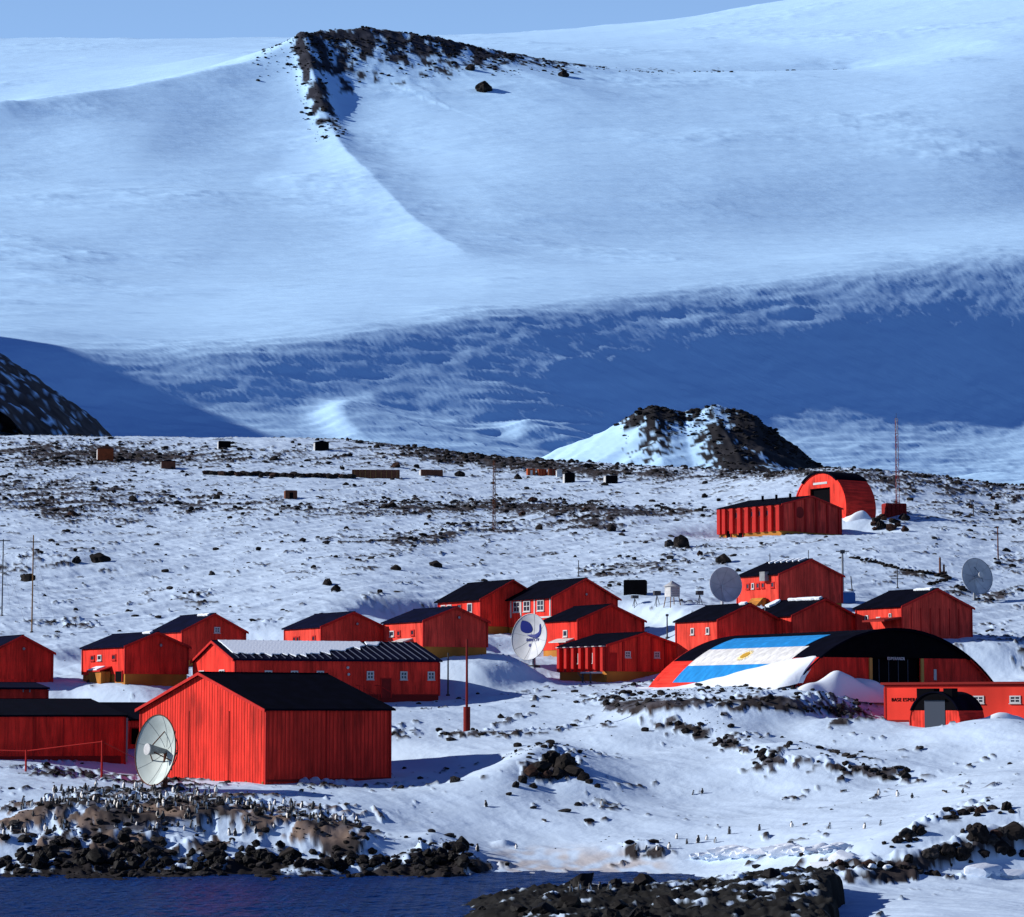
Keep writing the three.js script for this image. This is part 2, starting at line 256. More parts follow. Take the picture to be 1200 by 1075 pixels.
const nearH = (x, d) => {
  const h0 = softH(x, d) + padAdd(x, d), [u, v] = toUV(x, h0, d);
  const rough = bareMask(x, d, u, v);
  let h = h0 + 0.30 * fbm((x + 0.5 * d) / 6, d / 7, 3, 41) + 0.5 * sstep(240, 340, d) * ridged((x + 0.55 * d) / 16, (d - x * 0.9) / 7, 2, 47) + (0.10 + 0.12 * sstep(230, 330, d)) * ridged((x + 0.6 * d) / 2.6, d / 6, 3, 45);
  h += rough * (0.10 + 0.34 * Math.abs(n2(x / 0.9, d / 1.4, 51)) + 0.3 * Math.max(0, n2(x / 2.4, d / 3.2, 53)));
  if (v > 925) { const k = sstep(925, 985, v) * sstep(0.26, 0.5, bareAmount(u, v)); h += k * (0.75 * ridged(x / 3.4, d / 3.8, 3, 57) + 0.1); }
  return h;
};
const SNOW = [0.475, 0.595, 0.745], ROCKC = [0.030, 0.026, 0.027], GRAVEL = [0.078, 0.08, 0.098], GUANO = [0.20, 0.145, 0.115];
function nearColor(x, d, h) {
  const [u, v] = toUV(x, h, d), m = bareMask(x, d, u, v);
  let c = SNOW.map((q) => q * (0.97 + 0.08 * n2(x / 3, d / 4, 61)));
  const dust = sstep(0.0, 0.5, fbm((x + d * 0.4) / 22, d / 14, 3, 63)) * 0.42 * (v < 720 ? 1 : 0.35);       // wind-blown grit lying on the snow in grains
  const grit = dust * sstep(-0.1, 0.4, n2(x / 0.6, d / 1.1, 65));
  c = c.map((q, i) => lerp(q, GRAVEL[i], grit));
  const beach = sstep(985, 1008, v) * sstep(560, 590, u) * (1 - sstep(760, 800, u)) * sstep(-0.35, 0.2, n2(x / 1.2, d / 2, 66));
  c = c.map((q, i) => lerp(q, [0.42, 0.33, 0.26][i], 0.6 * beach));
  const k = fbm(x / 4, d / 5, 3, 67), warm = sstep(0.05, 0.35, k);
  let r = ROCKC.map((q, i) => lerp(q, GRAVEL[i], sstep(-0.05, 0.3, n2(x / 1.3, d / 2.1, 69)) * 0.8 * (v > 985 ? 0.15 : 1)) * (v > 1000 && u < 560 ? 0.55 : 1));
  if (v > 925 && u < 470) r = r.map((q, i) => lerp(q, GUANO[i], 0.75 * sstep(-0.1, 0.25, k) * (1 - sstep(985, 1000, v))));
  else r = r.map((q, i) => lerp(q, [0.09, 0.055, 0.045][i], warm * 0.2));
  return c.map((q, i) => lerp(q, r[i], m));
}
function gridMesh(name, nu, nd, au, dd, hf, cf, material) {
  const pos = new Float32Array((nu + 1) * (nd + 1) * 3), col = new Float32Array(pos.length), uv = new Float32Array((nu + 1) * (nd + 1) * 2), idx = new Uint32Array(nu * nd * 6);
  let k = 0;
  for (let j = 0; j <= nd; j++) { const d = dd(j / nd); for (let i = 0; i <= nu; i++, k++) { const x = au(i / nu) * d, h = hf(x, d), c = cf(x, d, h); pos.set([x, h, -d], 3 * k); col.set(c, 3 * k); uv.set([x, d], 2 * k); } }
  k = 0;
  for (let j = 0; j < nd; j++) for (let i = 0; i < nu; i++) { const a = j * (nu + 1) + i, b = a + 1, c = a + nu + 1, e = c + 1; idx.set([a, b, c, b, e, c], k); k += 6; }
  const g = new THREE.BufferGeometry(); g.setAttribute('position', new THREE.BufferAttribute(pos, 3)); g.setAttribute('color', new THREE.BufferAttribute(col, 3)); g.setAttribute('uv', new THREE.BufferAttribute(uv, 2)); g.setIndex(new THREE.BufferAttribute(idx, 1)); g.computeVertexNormals();
  return struct(mesh(name, g, material));
}
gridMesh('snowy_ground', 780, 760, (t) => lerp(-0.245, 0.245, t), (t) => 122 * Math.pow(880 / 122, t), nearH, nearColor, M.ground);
gridMesh('surrounding_snowfield', 120, 120, (t) => lerp(-2.6, 2.6, t), (t) => 122 * Math.pow(880 / 122, t), (x, d) => baseH(clamp(x, -0.245 * d, 0.245 * d), d) - 5 - 6 * (1 - sstep(0.2, 0.3, Math.abs(x / d))), () => SNOW, M.ground);
const hit = (u, v) => { const [x, d] = hitBase(u, v, nearH); return V(x, nearH(x, d), -d); };

// ------------------------------------------------------------ ice cap, rocky peak and the left mountain
const GC = [ // u, then [depth, row] from the valley to the crest
  [-420, [560, 640], [640, 540], [680, 490], [720, 450], [760, 408], [1100, 350], [1700, 212], [2200, 110], [2700, 60], [3100, 46], [3600, 60]],
  [0, [600, 600], [740, 520], [800, 478], [830, 448], [868, 410], [1220, 342], [1700, 206], [2200, 100], [2700, 57], [3100, 46], [3600, 60]],
  [200, [610, 595], [800, 524], [868, 484], [900, 450], [940, 412], [1300, 332], [1730, 198], [2200, 86], [2700, 54], [3100, 46], [3600, 60]],
  [400, [620, 590], [860, 526], [934, 488], [968, 452], [1022, 394], [1400, 312], [1790, 190], [2200, 76], [2700, 52], [3100, 45], [3600, 60]],
  [600, [620, 592], [905, 545], [985, 504], [1030, 466], [1150, 366], [1470, 298], [1760, 192], [2190, 82], [2700, 52], [3100, 40], [3600, 50]],
  [800, [620, 595], [980, 560], [1062, 520], [1112, 486], [1285, 344], [1560, 285], [1785, 192], [2165, 92], [2700, 46], [3100, 22], [3600, 30]],
  [1000, [620, 600], [1040, 566], [1140, 526], [1200, 496], [1410, 324], [1650, 272], [1835, 188], [2185, 86], [2700, 30], [3100, -10], [3600, -5]],
  [1200, [620, 605], [1100, 570], [1225, 530], [1300, 500], [1530, 303], [1735, 254], [1895, 175], [2220, 72], [2700, 5], [3100, -52], [3600, -50]],
  [1560, [620, 610], [1130, 570], [1330, 520], [1450, 490], [1710, 270], [1920, 222], [2110, 140], [2400, 45], [2800, -50], [3200, -110], [3700, -110]],
];
const gU = GC.map((c) => c[0]);
function glacierColumn(u) {
  const ds = [], hs = [];
  for (let k = 1; k < GC[0].length; k++) { const d = cubicMix(gU, (i) => GC[i][k][0], u) * D, v = cubicMix(gU, (i) => GC[i][k][1], u); ds.push(d); hs.push(yAt(v, d)); }
  const sf = (hs[4] - hs[3]) / (ds[4] - ds[3]), sp = (hs[5] - hs[4]) / (ds[5] - ds[4]), d4 = ds[4], h4 = hs[4];   // the brink is a fairly sharp break of slope
  ds.splice(4, 1, d4 - 40 * D, d4 - 9 * D, d4 + 9 * D, d4 + 60 * D); hs.splice(4, 1, h4 - sf * 40 * D, h4 - sf * 9 * D - 0.5, h4 + sp * 9 * D - 0.5, h4 + sp * 60 * D);
  return pchip(ds, hs);
}
const glacierCols = []; const GN = 700, GA = 0.262;
for (let i = 0; i <= 220; i++) glacierCols.push(glacierColumn(600 + F * lerp(-GA, GA, i / 220)));
const glacierBase = (x, d) => { const t = clamp((x / d + GA) / (2 * GA), 0, 0.99999) * 220, i = Math.floor(t); return lerp(glacierCols[i](d), glacierCols[i + 1](d), t - i); };
// crests as photo points with depth; the height is what lifts the base to that row. wl / wr: half widths left and right of the line
const RID = [
  { n: 'summit', pts: [[352, 52, 2060], [380, 40, 2080], [430, 34, 2100], [500, 44, 2120], [560, 57, 2140], [640, 74, 2180], [720, 82, 2230], [850, 86, 2300], [1000, 84, 2350]], w: 150, p: 1.0 },
  { n: 'spur', pts: [[356, 56, 2055], [368, 92, 1980], [385, 126, 1880], [402, 148, 1800], [440, 193, 1680], [480, 238, 1570], [545, 284, 1440]], w: 42, p: 1.1 },
  { n: 'shoulder', pts: [[354, 54, 2058], [300, 72, 2020], [200, 95, 1960], [100, 110, 1900], [0, 122, 1850], [-150, 140, 1800]], w: 130, p: 1.4 },
  { n: 'hill', pts: [[610, 552, 690], [660, 530, 690], [720, 505, 690], [765, 484, 690], [800, 491, 690], [835, 482, 690], [880, 494, 690], [910, 516, 690], [965, 557, 690], [1010, 576, 690]], w: 90, p: 1.0 },
  { n: 'hillspur', pts: [[850, 492, 672], [862, 510, 655], [868, 534, 640], [890, 560, 625]], w: 18, p: 1.0 },
  { n: 'lip', pts: [[470, 438, 985], [440, 455, 950], [412, 462, 935], [404, 478, 920], [408, 492, 905], [432, 520, 880], [450, 545, 860]], w: 130, wl: 9, wr: 110, add: 6 },
  { n: 'lip', pts: [[700, 452, 1020], [650, 460, 1000], [622, 466, 985], [616, 478, 975], [620, 492, 960]], w: 110, wl: 8, wr: 90, add: 5 },
  { n: 'lip', pts: [[1230, 476, 1120], [1185, 488, 1090], [1160, 505, 1050], [1110, 520, 1010], [1050, 548, 960]], w: 120, wl: 14, wr: 90, add: 7 },
].map((r) => ({ ...r, q: r.pts.map(([u, v, d]) => { const x = xAt(u, v, d * D), dm = d * D; return [x, dm, r.add !== undefined ? r.add * D : yAt(v, dm) - glacierBase(x, dm)]; }).map((p, i, l) => r.n === 'spur' && i > 1 ? [p[0], p[1], p[2] * 0.36] : r.n === 'hillspur' ? [p[0], p[1], p[2] * 0.55] : r.add !== undefined ? [p[0], p[1], p[2] * Math.sin(Math.PI * i / (l.length - 1))] : p), w: r.w * D }));
for (const r of RID) { r.x0 = Math.min(...r.q.map((p) => p[0])) - r.w * 2; r.x1 = Math.max(...r.q.map((p) => p[0])) + r.w * 2; r.d0 = Math.min(...r.q.map((p) => p[1])) - r.w * 2; r.d1 = Math.max(...r.q.map((p) => p[1])) + r.w * 2; }
function ridgeAt(r, x, d) {
  if (x < r.x0 || x > r.x1 || d < r.d0 || d > r.d1) return [0, 9];
  let best = 1e9, amp = 0, side = 1;
  for (let i = 0; i + 1 < r.q.length; i++) { const [ax, ad, ah] = r.q[i], [bx_, bd, bh] = r.q[i + 1], ex = bx_ - ax, ed = bd - ad, t = clamp(((x - ax) * ex + (d - ad) * ed) / (ex * ex + ed * ed)), q = Math.hypot(x - ax - t * ex, d - ad - t * ed); if (q < best) { best = q; amp = lerp(ah, bh, t); side = (x - ax - t * ex) * 1 > 0 ? 1 : -1; } }
  if (r.wr) { const k = best / (side > 0 ? r.wr * D : r.wl * D); return [amp * (side > 0 ? Math.exp(-k) : Math.exp(-k * k)) * (1 - sstep(0.7, 1, best / (2 * r.w))), k]; }
  const k = best / r.w, wob = 1 + 0.35 * n2(x / 120, d / 160, 19); return [amp * (r.p > 1.05 ? Math.exp(-Math.pow(1.5 * k * wob, 1.2)) : Math.exp(-1.7 * k * wob)) * (1 - sstep(1.5, 2, k)), k];
}
const sastrugi = (x, d) => { const p = sstep(-0.12, 0.3, fbm(x / 260, d / 170, 3, 73)); return ridged((x + d * 0.05) / 150, d / 34, 3, 71) * (0.5 + 2.2 * p) + ridged((x - d * 0.12) / 60, d / 15, 3, 75) * (0.5 + 2.6 * p * p) + 3 * fbm(x / 220, d / 240, 2, 79); };
const bgInfo = (x, d) => {
  let h = glacierBase(x, d), rock = 0, best = 0, lipk = 0;
  for (const r of RID) {
    const [a, k] = ridgeAt(r, x, d);
    if (r.n === 'lip') { h += a; continue; }
    best += a ** 4 * Math.sign(a);
    if (r.n === 'summit') { const u = 600 + F * x / d; rock = Math.max(rock, (1 - sstep(0.1, lerp(0.85, 0.4, sstep(500, 640, u)), k)) * (1 - 0.75 * sstep(640, 740, u)) * (1 - sstep(860, 900, u)) * sstep(338, 356, u) * 0.82); }
    if (r.n === 'spur') rock = Math.max(rock, (1 - sstep(0.1, 0.35, k)) * sstep(1800 * D, 1930 * D, d) * 0.9);
    if (r.n === 'hill') { const u = 600 + F * x / d; rock = Math.max(rock, (1 - sstep(0.25, 0.62, k)) * (0.66 * Math.exp(-(((u - 768) / 30) ** 2)) + 0.95 * sstep(845, 885, u)) + (k < 0.12 && u > 730 ? 0.3 : 0)); }
    if (r.n === 'hillspur') rock = Math.max(rock, (1 - sstep(0.1, 0.8, k)) * 0.8);
  }
  return [h + Math.sign(best) * Math.pow(Math.abs(best), 0.25), rock];
};
// share of the rougher, wind-carved surface relief on the steep ice below the brink (shape only, the colour of the ice is the same everywhere)
const windRelief = (x, d) => { const u = 600 + F * x / d, edge = cubicMix(gU, (i) => GC[i][5][0], u) * D; return 1 - sstep(edge - 30, edge + 90, d); };
const bgH = (x, d) => {
  const [h, rock] = bgInfo(x, d), z = windRelief(x, d);
  return h + sastrugi(x, d) * (1 - 0.6 * z) + z * (2.2 * fbm((x * 0.62 + d * 0.78) / 130, (x * 0.78 - d * 0.62) / 40, 3, 81) + (0.5 + 1.3 * sstep(-0.15, 0.3, fbm(x / 90, d / 90, 2, 87))) * ridged((x * 0.62 + d * 0.78) / 85 + 0.4 * n2(x / 40, d / 40, 88), (x * 0.78 - d * 0.62) / 15, 3, 83) + 0.9 * ridged((x * 0.7 + d * 0.7) / 26, (x * 0.7 - d * 0.7) / 9, 2, 89)) + rock * (d < 1100 ? 1.6 : 4) * Math.max(0, ridged(x / (d < 1100 ? 7 : 22), d / (d < 1100 ? 9 : 32), 3, 85));
};
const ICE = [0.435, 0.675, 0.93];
const bgColor = (x, d, h) => {
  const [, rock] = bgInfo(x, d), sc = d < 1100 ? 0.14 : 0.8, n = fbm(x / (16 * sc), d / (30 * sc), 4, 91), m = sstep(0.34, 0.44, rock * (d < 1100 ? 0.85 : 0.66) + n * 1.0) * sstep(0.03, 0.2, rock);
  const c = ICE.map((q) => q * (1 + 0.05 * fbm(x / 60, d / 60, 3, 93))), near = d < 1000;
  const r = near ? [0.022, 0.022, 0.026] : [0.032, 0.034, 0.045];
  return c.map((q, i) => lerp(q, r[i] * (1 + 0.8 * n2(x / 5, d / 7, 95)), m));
};
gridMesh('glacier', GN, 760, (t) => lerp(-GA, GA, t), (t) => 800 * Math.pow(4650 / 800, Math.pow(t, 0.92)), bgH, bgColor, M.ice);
{ // the mountain at the left, mostly outside the frame: its foot is seen and its shadow lies across the valley
  const peak = [-430 * D, 845 * D], spur = [-345 * D, 640 * D];
  const hf = (x, d) => {
    const a = 66 * D + 192 * D * Math.exp(-Math.pow(Math.hypot(x - peak[0], Math.max(0, Math.abs(d - peak[1]) - 62 * D) * 1.1) / (158 * D), 1.7));
    const b = 53 * D + 150 * D * Math.exp(-Math.pow(Math.hypot(x - spur[0], (d - spur[1]) * 1.3) / (215 * D), 1.5)) - 8 * D;
    return Math.max(a, b) - 18 * D * sstep(-150 * D, -70 * D, x) - 30 * D * sstep(-110 * D, -40 * D, x) + 3.2 * ridged(x / 28, d / 28, 4, 101) + 2.2 * fbm(x / 5, d / 7, 4, 103);
  };
  const cf = (x, d, h) => { const isB = d < 780 * D, m = sstep(-0.04, 0.06, fbm(x / 3.2, d / 6, 4, 105) + (isB ? 0.22 : -0.28)); return ICE.map((q, i) => lerp(q, [0.06, 0.05, 0.05][i] * (1 + 0.7 * n2(x / 3, d / 4, 107)), m)); };
  const nx = 320, nd = 220, pos = [], col = [], uv = [], idx = [];
  for (let j = 0; j <= nd; j++) for (let i = 0; i <= nx; i++) { const x = lerp(-900, -60, Math.pow(i / nx, 0.45)), d = lerp(690, 1700, Math.pow(j / nd, 1.3)), h = hf(x, d); pos.push(x, h, -d); col.push(...cf(x, d, h)); uv.push(x, d); }
  for (let j = 0; j < nd; j++) for (let i = 0; i < nx; i++) { const a = j * (nx + 1) + i; idx.push(a, a + 1, a + nx + 1, a + 1, a + nx + 2, a + nx + 1); }
  const g = new THREE.BufferGeometry(); g.setAttribute('position', new THREE.Float32BufferAttribute(pos, 3)); g.setAttribute('color', new THREE.Float32BufferAttribute(col, 3)); g.setAttribute('uv', new THREE.Float32BufferAttribute(uv, 2)); g.setIndex(idx); g.computeVertexNormals();
  struct(mesh('mountain', g, M.ice));
}
// ------------------------------------------------------------ sea
{
  const W = 220, Hn = 300, g = new THREE.PlaneGeometry(1, 1, W, Hn), p = g.attributes.position, uvs = g.attributes.uv;
  for (let i = 0; i < p.count; i++) { const d = 105 * Math.pow(215 / 105, p.getY(i) + 0.5), x = p.getX(i) * d * 0.62; p.setXYZ(i, x, 0.2 * ridged(x / 2.6, d / 1.5, 3, 111) + 0.12 * n2(x / 9, d / 6, 113), -d); uvs.setXY(i, x, d); }
  g.computeVertexNormals();
  const water = new THREE.MeshPhysicalMaterial({ roughness: 0.3, ior: 1.33, specularIntensity: 0.08, bumpMap: snowBump.clone(), bumpScale: 0.5 }); water.color.setRGB(0.002, 0.022, 0.12);
  water.bumpMap.repeat.set(1 / 3.4, 1 / 1.6); water.bumpMap.needsUpdate = true;
  struct(mesh('sea', g, water));
  const far = new THREE.PlaneGeometry(12000, 6000); far.rotateX(-Math.PI / 2); far.translate(0, -0.5, 2800);
  struct(mesh('open_sea', far, water));
}
// ------------------------------------------------------------ buildings
const R = rng(11);
function windowAt(b, root, face, t, y, w, h, frameMat = M.white, style = 'cross') {   // t, y in metres along the face from the corner and up from the base
  const fr = [], e = Math.min(0.13, w * 0.2), z0 = 0.01, z1 = 0.09;
  fr.push(bx(-w / 2, w / 2, h / 2 - e, h / 2, z0, z1), bx(-w / 2, w / 2, -h / 2, -h / 2 + e, z0, z1), bx(-w / 2, -w / 2 + e, -h / 2 + e, h / 2 - e, z0, z1), bx(w / 2 - e, w / 2, -h / 2 + e, h / 2 - e, z0, z1));
  if (style === 'cross') fr.push(bx(-w / 2 + e, w / 2 - e, -e * 0.35, e * 0.35, z0, z1 - 0.015), bx(-e * 0.35, e * 0.35, -h / 2 + e, -e * 0.35, z0, z1 - 0.015), bx(-e * 0.35, e * 0.35, e * 0.35, h / 2 - e, z0, z1 - 0.015));
  const m = mesh('window', merged(fr), frameMat, root);
  if (face === 'R') m.position.set(t, y, 0); else { m.position.set(0, y, -t); m.rotation.y = -Math.PI / 2; }
  mesh('pane', bx(-w / 2 + e * 0.9, w / 2 - e * 0.9, -h / 2 + e * 0.9, h / 2 - e * 0.9, 0.005, 0.04), M.pane, m);
  mesh('sill', bx(-w / 2 - 0.06, w / 2 + 0.06, -h / 2 - 0.08, -h / 2 - 0.005, 0.006, 0.16), frameMat, m);
  return m;
}
function doorAt(root, face, t, y0, w, h, m_) {
  const m = mesh('door', bx(-w / 2, w / 2, 0, h, 0.005, 0.07), m_, root);
  if (face === 'R') m.position.set(t, y0, 0); else { m.position.set(0, y0, -t); m.rotation.y = -Math.PI / 2; }
  mesh('door_frame', merged([bx(-w / 2 - 0.1, -w / 2 - 0.004, 0, h + 0.1, 0.006, 0.1), bx(w / 2 + 0.004, w / 2 + 0.1, 0, h + 0.1, 0.006, 0.1), bx(-w / 2 - 0.004, w / 2 + 0.004, h + 0.004, h + 0.1, 0.006, 0.1)]), M.redTrim, m);
  return m;
}
function lampAt(b, root, x, y) { const m = mesh('gable_vent', new THREE.CylinderGeometry(0.22, 0.22, 0.1, 14).rotateX(Math.PI / 2), M.redTrim, root); m.position.set(x, y, 0.06); mesh('vent_cover', new THREE.CylinderGeometry(0.15, 0.15, 0.03, 12).rotateX(Math.PI / 2), M.grey, m).position.z = 0.065; }
function roofPatch(b, root, pts, m_ = M.snow, th = 0.1, name = 'snow_patch') {   // a shape lying on the visible roof slope: [share up the slope, metres along the ridge]
  const gR = b.gable === 'R', half = (gR ? b.R : b.L) / 2, n = Math.hypot(half, b.rs), len = n;
  const S = gR ? V(half / n, b.rs / n, 0) : V(0, b.rs / n, -half / n), T = gR ? V(0, 0, -1) : V(-1, 0, 0), N = new THREE.Vector3().crossVectors(S, T);
  const fine = []; const r = rng(Math.round(pts.length * 97 + b.u));
  for (let i = 0; i < pts.length; i++) { const a = pts[i], c = pts[(i + 1) % pts.length], steps = Math.max(1, Math.round(Math.hypot((a[0] - c[0]) * len, a[1] - c[1]) / 0.45)); for (let k = 0; k < steps; k++) { const t = k / steps, w = k ? 0.09 : 0; fine.push([clamp(lerp(a[0], c[0], t) + (r() - 0.5) * w / len * 2, 0.0, 0.985) * len, (gR ? 1 : -1) * (lerp(a[1], c[1], t) + (r() - 0.5) * w)]); } }
  const sh = new THREE.Shape(fine.map(([x, y]) => new THREE.Vector2(x, y)));
  const g = new THREE.ExtrudeGeometry(sh, { depth: th, bevelEnabled: true, bevelSize: 0.05, bevelThickness: 0.05, bevelSegments: 2 });
  const mx = new THREE.Matrix4().makeBasis(S, T, N); g.applyMatrix4(mx); g.translate(0, b.H, 0); g.translate(N.x * 0.24, N.y * 0.24, N.z * 0.24);
  return mesh(name, g, m_, root);
}
function wallUV(g) {   // boards stand upright on every face: u runs along the wall, v up, in metres
  g = g.index ? g.toNonIndexed() : g; g.computeVertexNormals(); const p = g.attributes.position, n = g.attributes.normal, uv = g.attributes.uv;
  for (let i = 0; i < p.count; i++) uv.setXY(i, Math.abs(n.getX(i)) > Math.abs(n.getZ(i)) ? p.getZ(i) : p.getX(i), p.getY(i));
  return g;
}
function house(b, name, label, { wall = M.red, roof = M.roof, group, found = M.orange, category = 'house', over = 0.28, trim = M.redTrim } = {}) {
  if (wall === M.red) wall = [M.red, M.redFaded, M.redDull][b.u % 3];
  const root = thing(name, b.p, b.a, label, category, group);
  const deep = 2.2, gR = b.gable === 'R';
  const y0 = b.f > 0 ? b.f : -deep;
  const W = gR ? b.R : b.L, len = gR ? b.L : b.R, m = b.rs / (W / 2);
  let wg;
  if (gR) { wg = prism([[0, y0], [W, y0], [W, b.H], [W / 2, b.H + b.rs], [0, b.H]], len); wg.translate(0, 0, -len); }
  else { wg = prism([[0, y0], [W, y0], [W, b.H], [W / 2, b.H + b.rs], [0, b.H]], len); wg.rotateY(Math.PI / 2); }   // profile x -> -z, depth -> +x
  mesh('wall', wallUV(wg), wall, root);
  if (b.f > 0) { const i = 0.06; mesh('foundation', bx(i, b.R - i, -deep, b.f - 0.004, -b.L + i, -i), found, root); }
  const t = 0.17, lift = 0.02;
  for (const s of [0, 1]) {
    const pts = s === 0 ? [[-over, b.H - over * m + lift], [W / 2 - 0.002, b.H + b.rs + lift], [W / 2 - 0.002, b.H + b.rs + lift + t], [-over, b.H - over * m + lift + t]] : [[W / 2 + 0.002, b.H + b.rs + lift], [W + over, b.H - over * m + lift], [W + over, b.H - over * m + lift + t], [W / 2 + 0.002, b.H + b.rs + lift + t]];
    const g = prism(pts, len + 2 * over); if (gR) g.translate(0, 0, -len - over); else { g.translate(0, 0, -over); g.rotateY(Math.PI / 2); }
    const slab = mesh('roof', g, roof, root);
    // verge board on the gable that is seen, gutter board along the eave
    const vp = pts.map(([x, y], i) => [x, i < 2 ? y - 0.12 : y - 0.03]);
    const vb = prism(vp, 0.07);
    if (gR) vb.translate(0, 0, over + 0.004); else { vb.translate(0, 0, -over - 0.078); vb.rotateY(Math.PI / 2); }
    mesh('verge_board', vb, trim, slab);
  }
  mesh('ridge_cap', gR ? bx(W / 2 - 0.16, W / 2 + 0.16, b.H + b.rs + lift + t - 0.05, b.H + b.rs + lift + t + 0.03, -len - over - 0.01, over + 0.01) : bx(-over - 0.01, len + over + 0.01, b.H + b.rs + lift + t - 0.05, b.H + b.rs + lift + t + 0.03, -W / 2 - 0.16, -W / 2 + 0.16), roof, root);
  // corner boards
  const cb = 0.09; for (const [x, z] of [[0, 0], [b.R, 0], [0, -b.L]]) mesh('corner_board', bx(x - cb, x + cb, y0 + 0.01, b.H - (0.05 + cb * m), z - cb, z + cb), trim, root);
  return root;
}
const pxm = (b, p) => p / b.s;
const LF = (b, p) => b.L * p / b.wL, RF = (b, p) => b.R * p / b.wR;   // metres along the left / right face for a width in pixels
const GH = 'red gabled station houses';
{ // big barn by the dish
  const b = B.barn, o = house(b, 'barn', 'large red corrugated barn with black roof behind the pale green-white dish', { category: 'barn', wall: M.redDull, over: 0.35 });
  const rib = [], step = 0.42;
  for (let x = 0.3; x < b.R - 0.2; x += step) rib.push(bx(x - 0.05, x + 0.05, -0.6, b.H - 0.06, 0.002, 0.018));
  for (let z = 0.3; z < b.L - 0.2; z += step) { const hh = b.H + b.rs * (1 - Math.abs(z - b.L / 2) / (b.L / 2)) - 0.12; rib.push(bx(-0.018, -0.002, -0.6, hh, -z - 0.05, -z + 0.05)); }
  stuff(mesh('siding_ribs', merged(rib), M.redDull, o));
  for (const [t, f] of [[0.28, 'L'], [0.6, 'L'], [0.48, 'R']]) { const L_ = f === 'L' ? b.L : b.R, m = mesh('panel_joint', f === 'L' ? bx(-0.062, -0.006, 0, b.H - 0.1, -t * L_ - 0.05, -t * L_ + 0.05) : bx(t * L_ - 0.05, t * L_ + 0.05, 0, b.H - 0.1, 0.006, 0.062), M.redTrim, o); }
  for (let i = 0; i < 8; i++) mesh('base_post', bx(-0.05, 0.12, -1.4, -0.02, -0.4 - i * b.L / 8 - 0.1, -0.4 - i * b.L / 8 + 0.1), M.timber, o);
  mesh('base_beam', bx(-0.07, b.R + 0.05, -0.05, 0.12, 0.06, 0.14), M.redDark, o);
}
{ const b = B.shed, o = house(b, 'long_shed', 'long low red shed with black roof beside the red rail fence', { category: 'shed', wall: M.redDull, over: 0.2 });
  for (const t of [0.25, 0.5, 0.66, 0.83]) mesh('panel_joint', bx(t * b.R - 0.05, t * b.R + 0.05, 0.05, b.H - 0.15, 0.004, 0.05), M.redTrim, o);
  mesh('downpipe', rod(V(b.R + 0.16, -0.5, 0.1), V(b.R + 0.16, b.H - 0.1, 0.1), 0.09), M.grey, o);
  mesh('plinth', bx(0.3, b.R - 0.4, -1.2, 0.06, 0.06, 0.16), M.redDark, o); }
{ const b = B.lowshed, o = house(b, 'low_shed', 'small low red shed with navy roof behind the long black-roofed shed', { category: 'shed', roof: M.navy, wall: M.redDull, over: 0.18 });
  for (const x of [88, 96]) mesh('vent_pipe', rod(V(RF(b, x), b.H - 0.3, 0.1), V(RF(b, x), b.H + 0.12, 0.1), 0.06), M.grey, o); }
{ const b = B.annex, o = house(b, 'annex', 'small red annex with black roof squeezed between long shed and barn', { category: 'shed' });
  doorAt(o, 'R', RF(b, 41), -0.2, 0.75, 1.5, M.black); }
{ const b = B.edge, o = house(b, 'gabled_house', 'red gabled house with a plain gable standing by the low navy-roofed shed', { group: GH, wall: M.redDull, roof: M.navy }); lampAt(b, o, b.R / 2 + 0.2, b.H + b.rs * 0.25); }
{ const b = B.porch, o = house(b, 'gabled_house', 'red gabled house with orange stilts and a small orange entrance porch', { group: GH, roof: M.navy }); lampAt(b, o, b.R * 0.56, b.H + b.rs * 0.12);
  for (const p of [36, 28, 12]) windowAt(b, o, 'L', LF(b, p), b.H - pxm(b, 12), LF(b, 4.5), pxm(b, 7), p === 28 ? M.white : M.redTrim, 'plain');
  const px = LF(b, 15), pw = LF(b, 14), dpt = 1.2;
  const po = mesh('porch', bx(-dpt, -0.1, -1.0, pxm(b, 12), -px - pw, -px), M.orange, o); mesh('porch_roof', prism([[-dpt - 0.2, pxm(b, 12)], [-0.02, pxm(b, 17)], [-0.02, pxm(b, 18.5)], [-dpt - 0.2, pxm(b, 13.5)]], pw + 0.3).translate(0, 0, -px - pw - 0.15), M.redTrim, po);
  mesh('porch_snow', prism([[-dpt - 0.1, pxm(b, 13.8)], [-0.3, pxm(b, 17.7)], [-0.3, pxm(b, 19)], [-dpt - 0.1, pxm(b, 15)]], pw * 0.7).translate(0, 0, -px - pw), M.snow, po);
  doorAt(o, 'L', LF(b, 6), 0, LF(b, 7), pxm(b, 12), M.black);
  roofPatch(b, o, [[0.84, 0.3], [0.95, 0.5], [0.95, 2.1], [0.86, 2.3]]); }
{ const b = B.crosswin, o = house(b, 'gabled_house', 'red gabled house with one white cross window high in its gable', { group: GH, roof: M.navy }); windowAt(b, o, 'R', RF(b, 41), b.H + pxm(b, 2), RF(b, 7), pxm(b, 7), M.white); roofPatch(b, o, [[0.84, 0.2], [0.93, 0.3], [0.93, 3.6], [0.86, 3.2]]); }
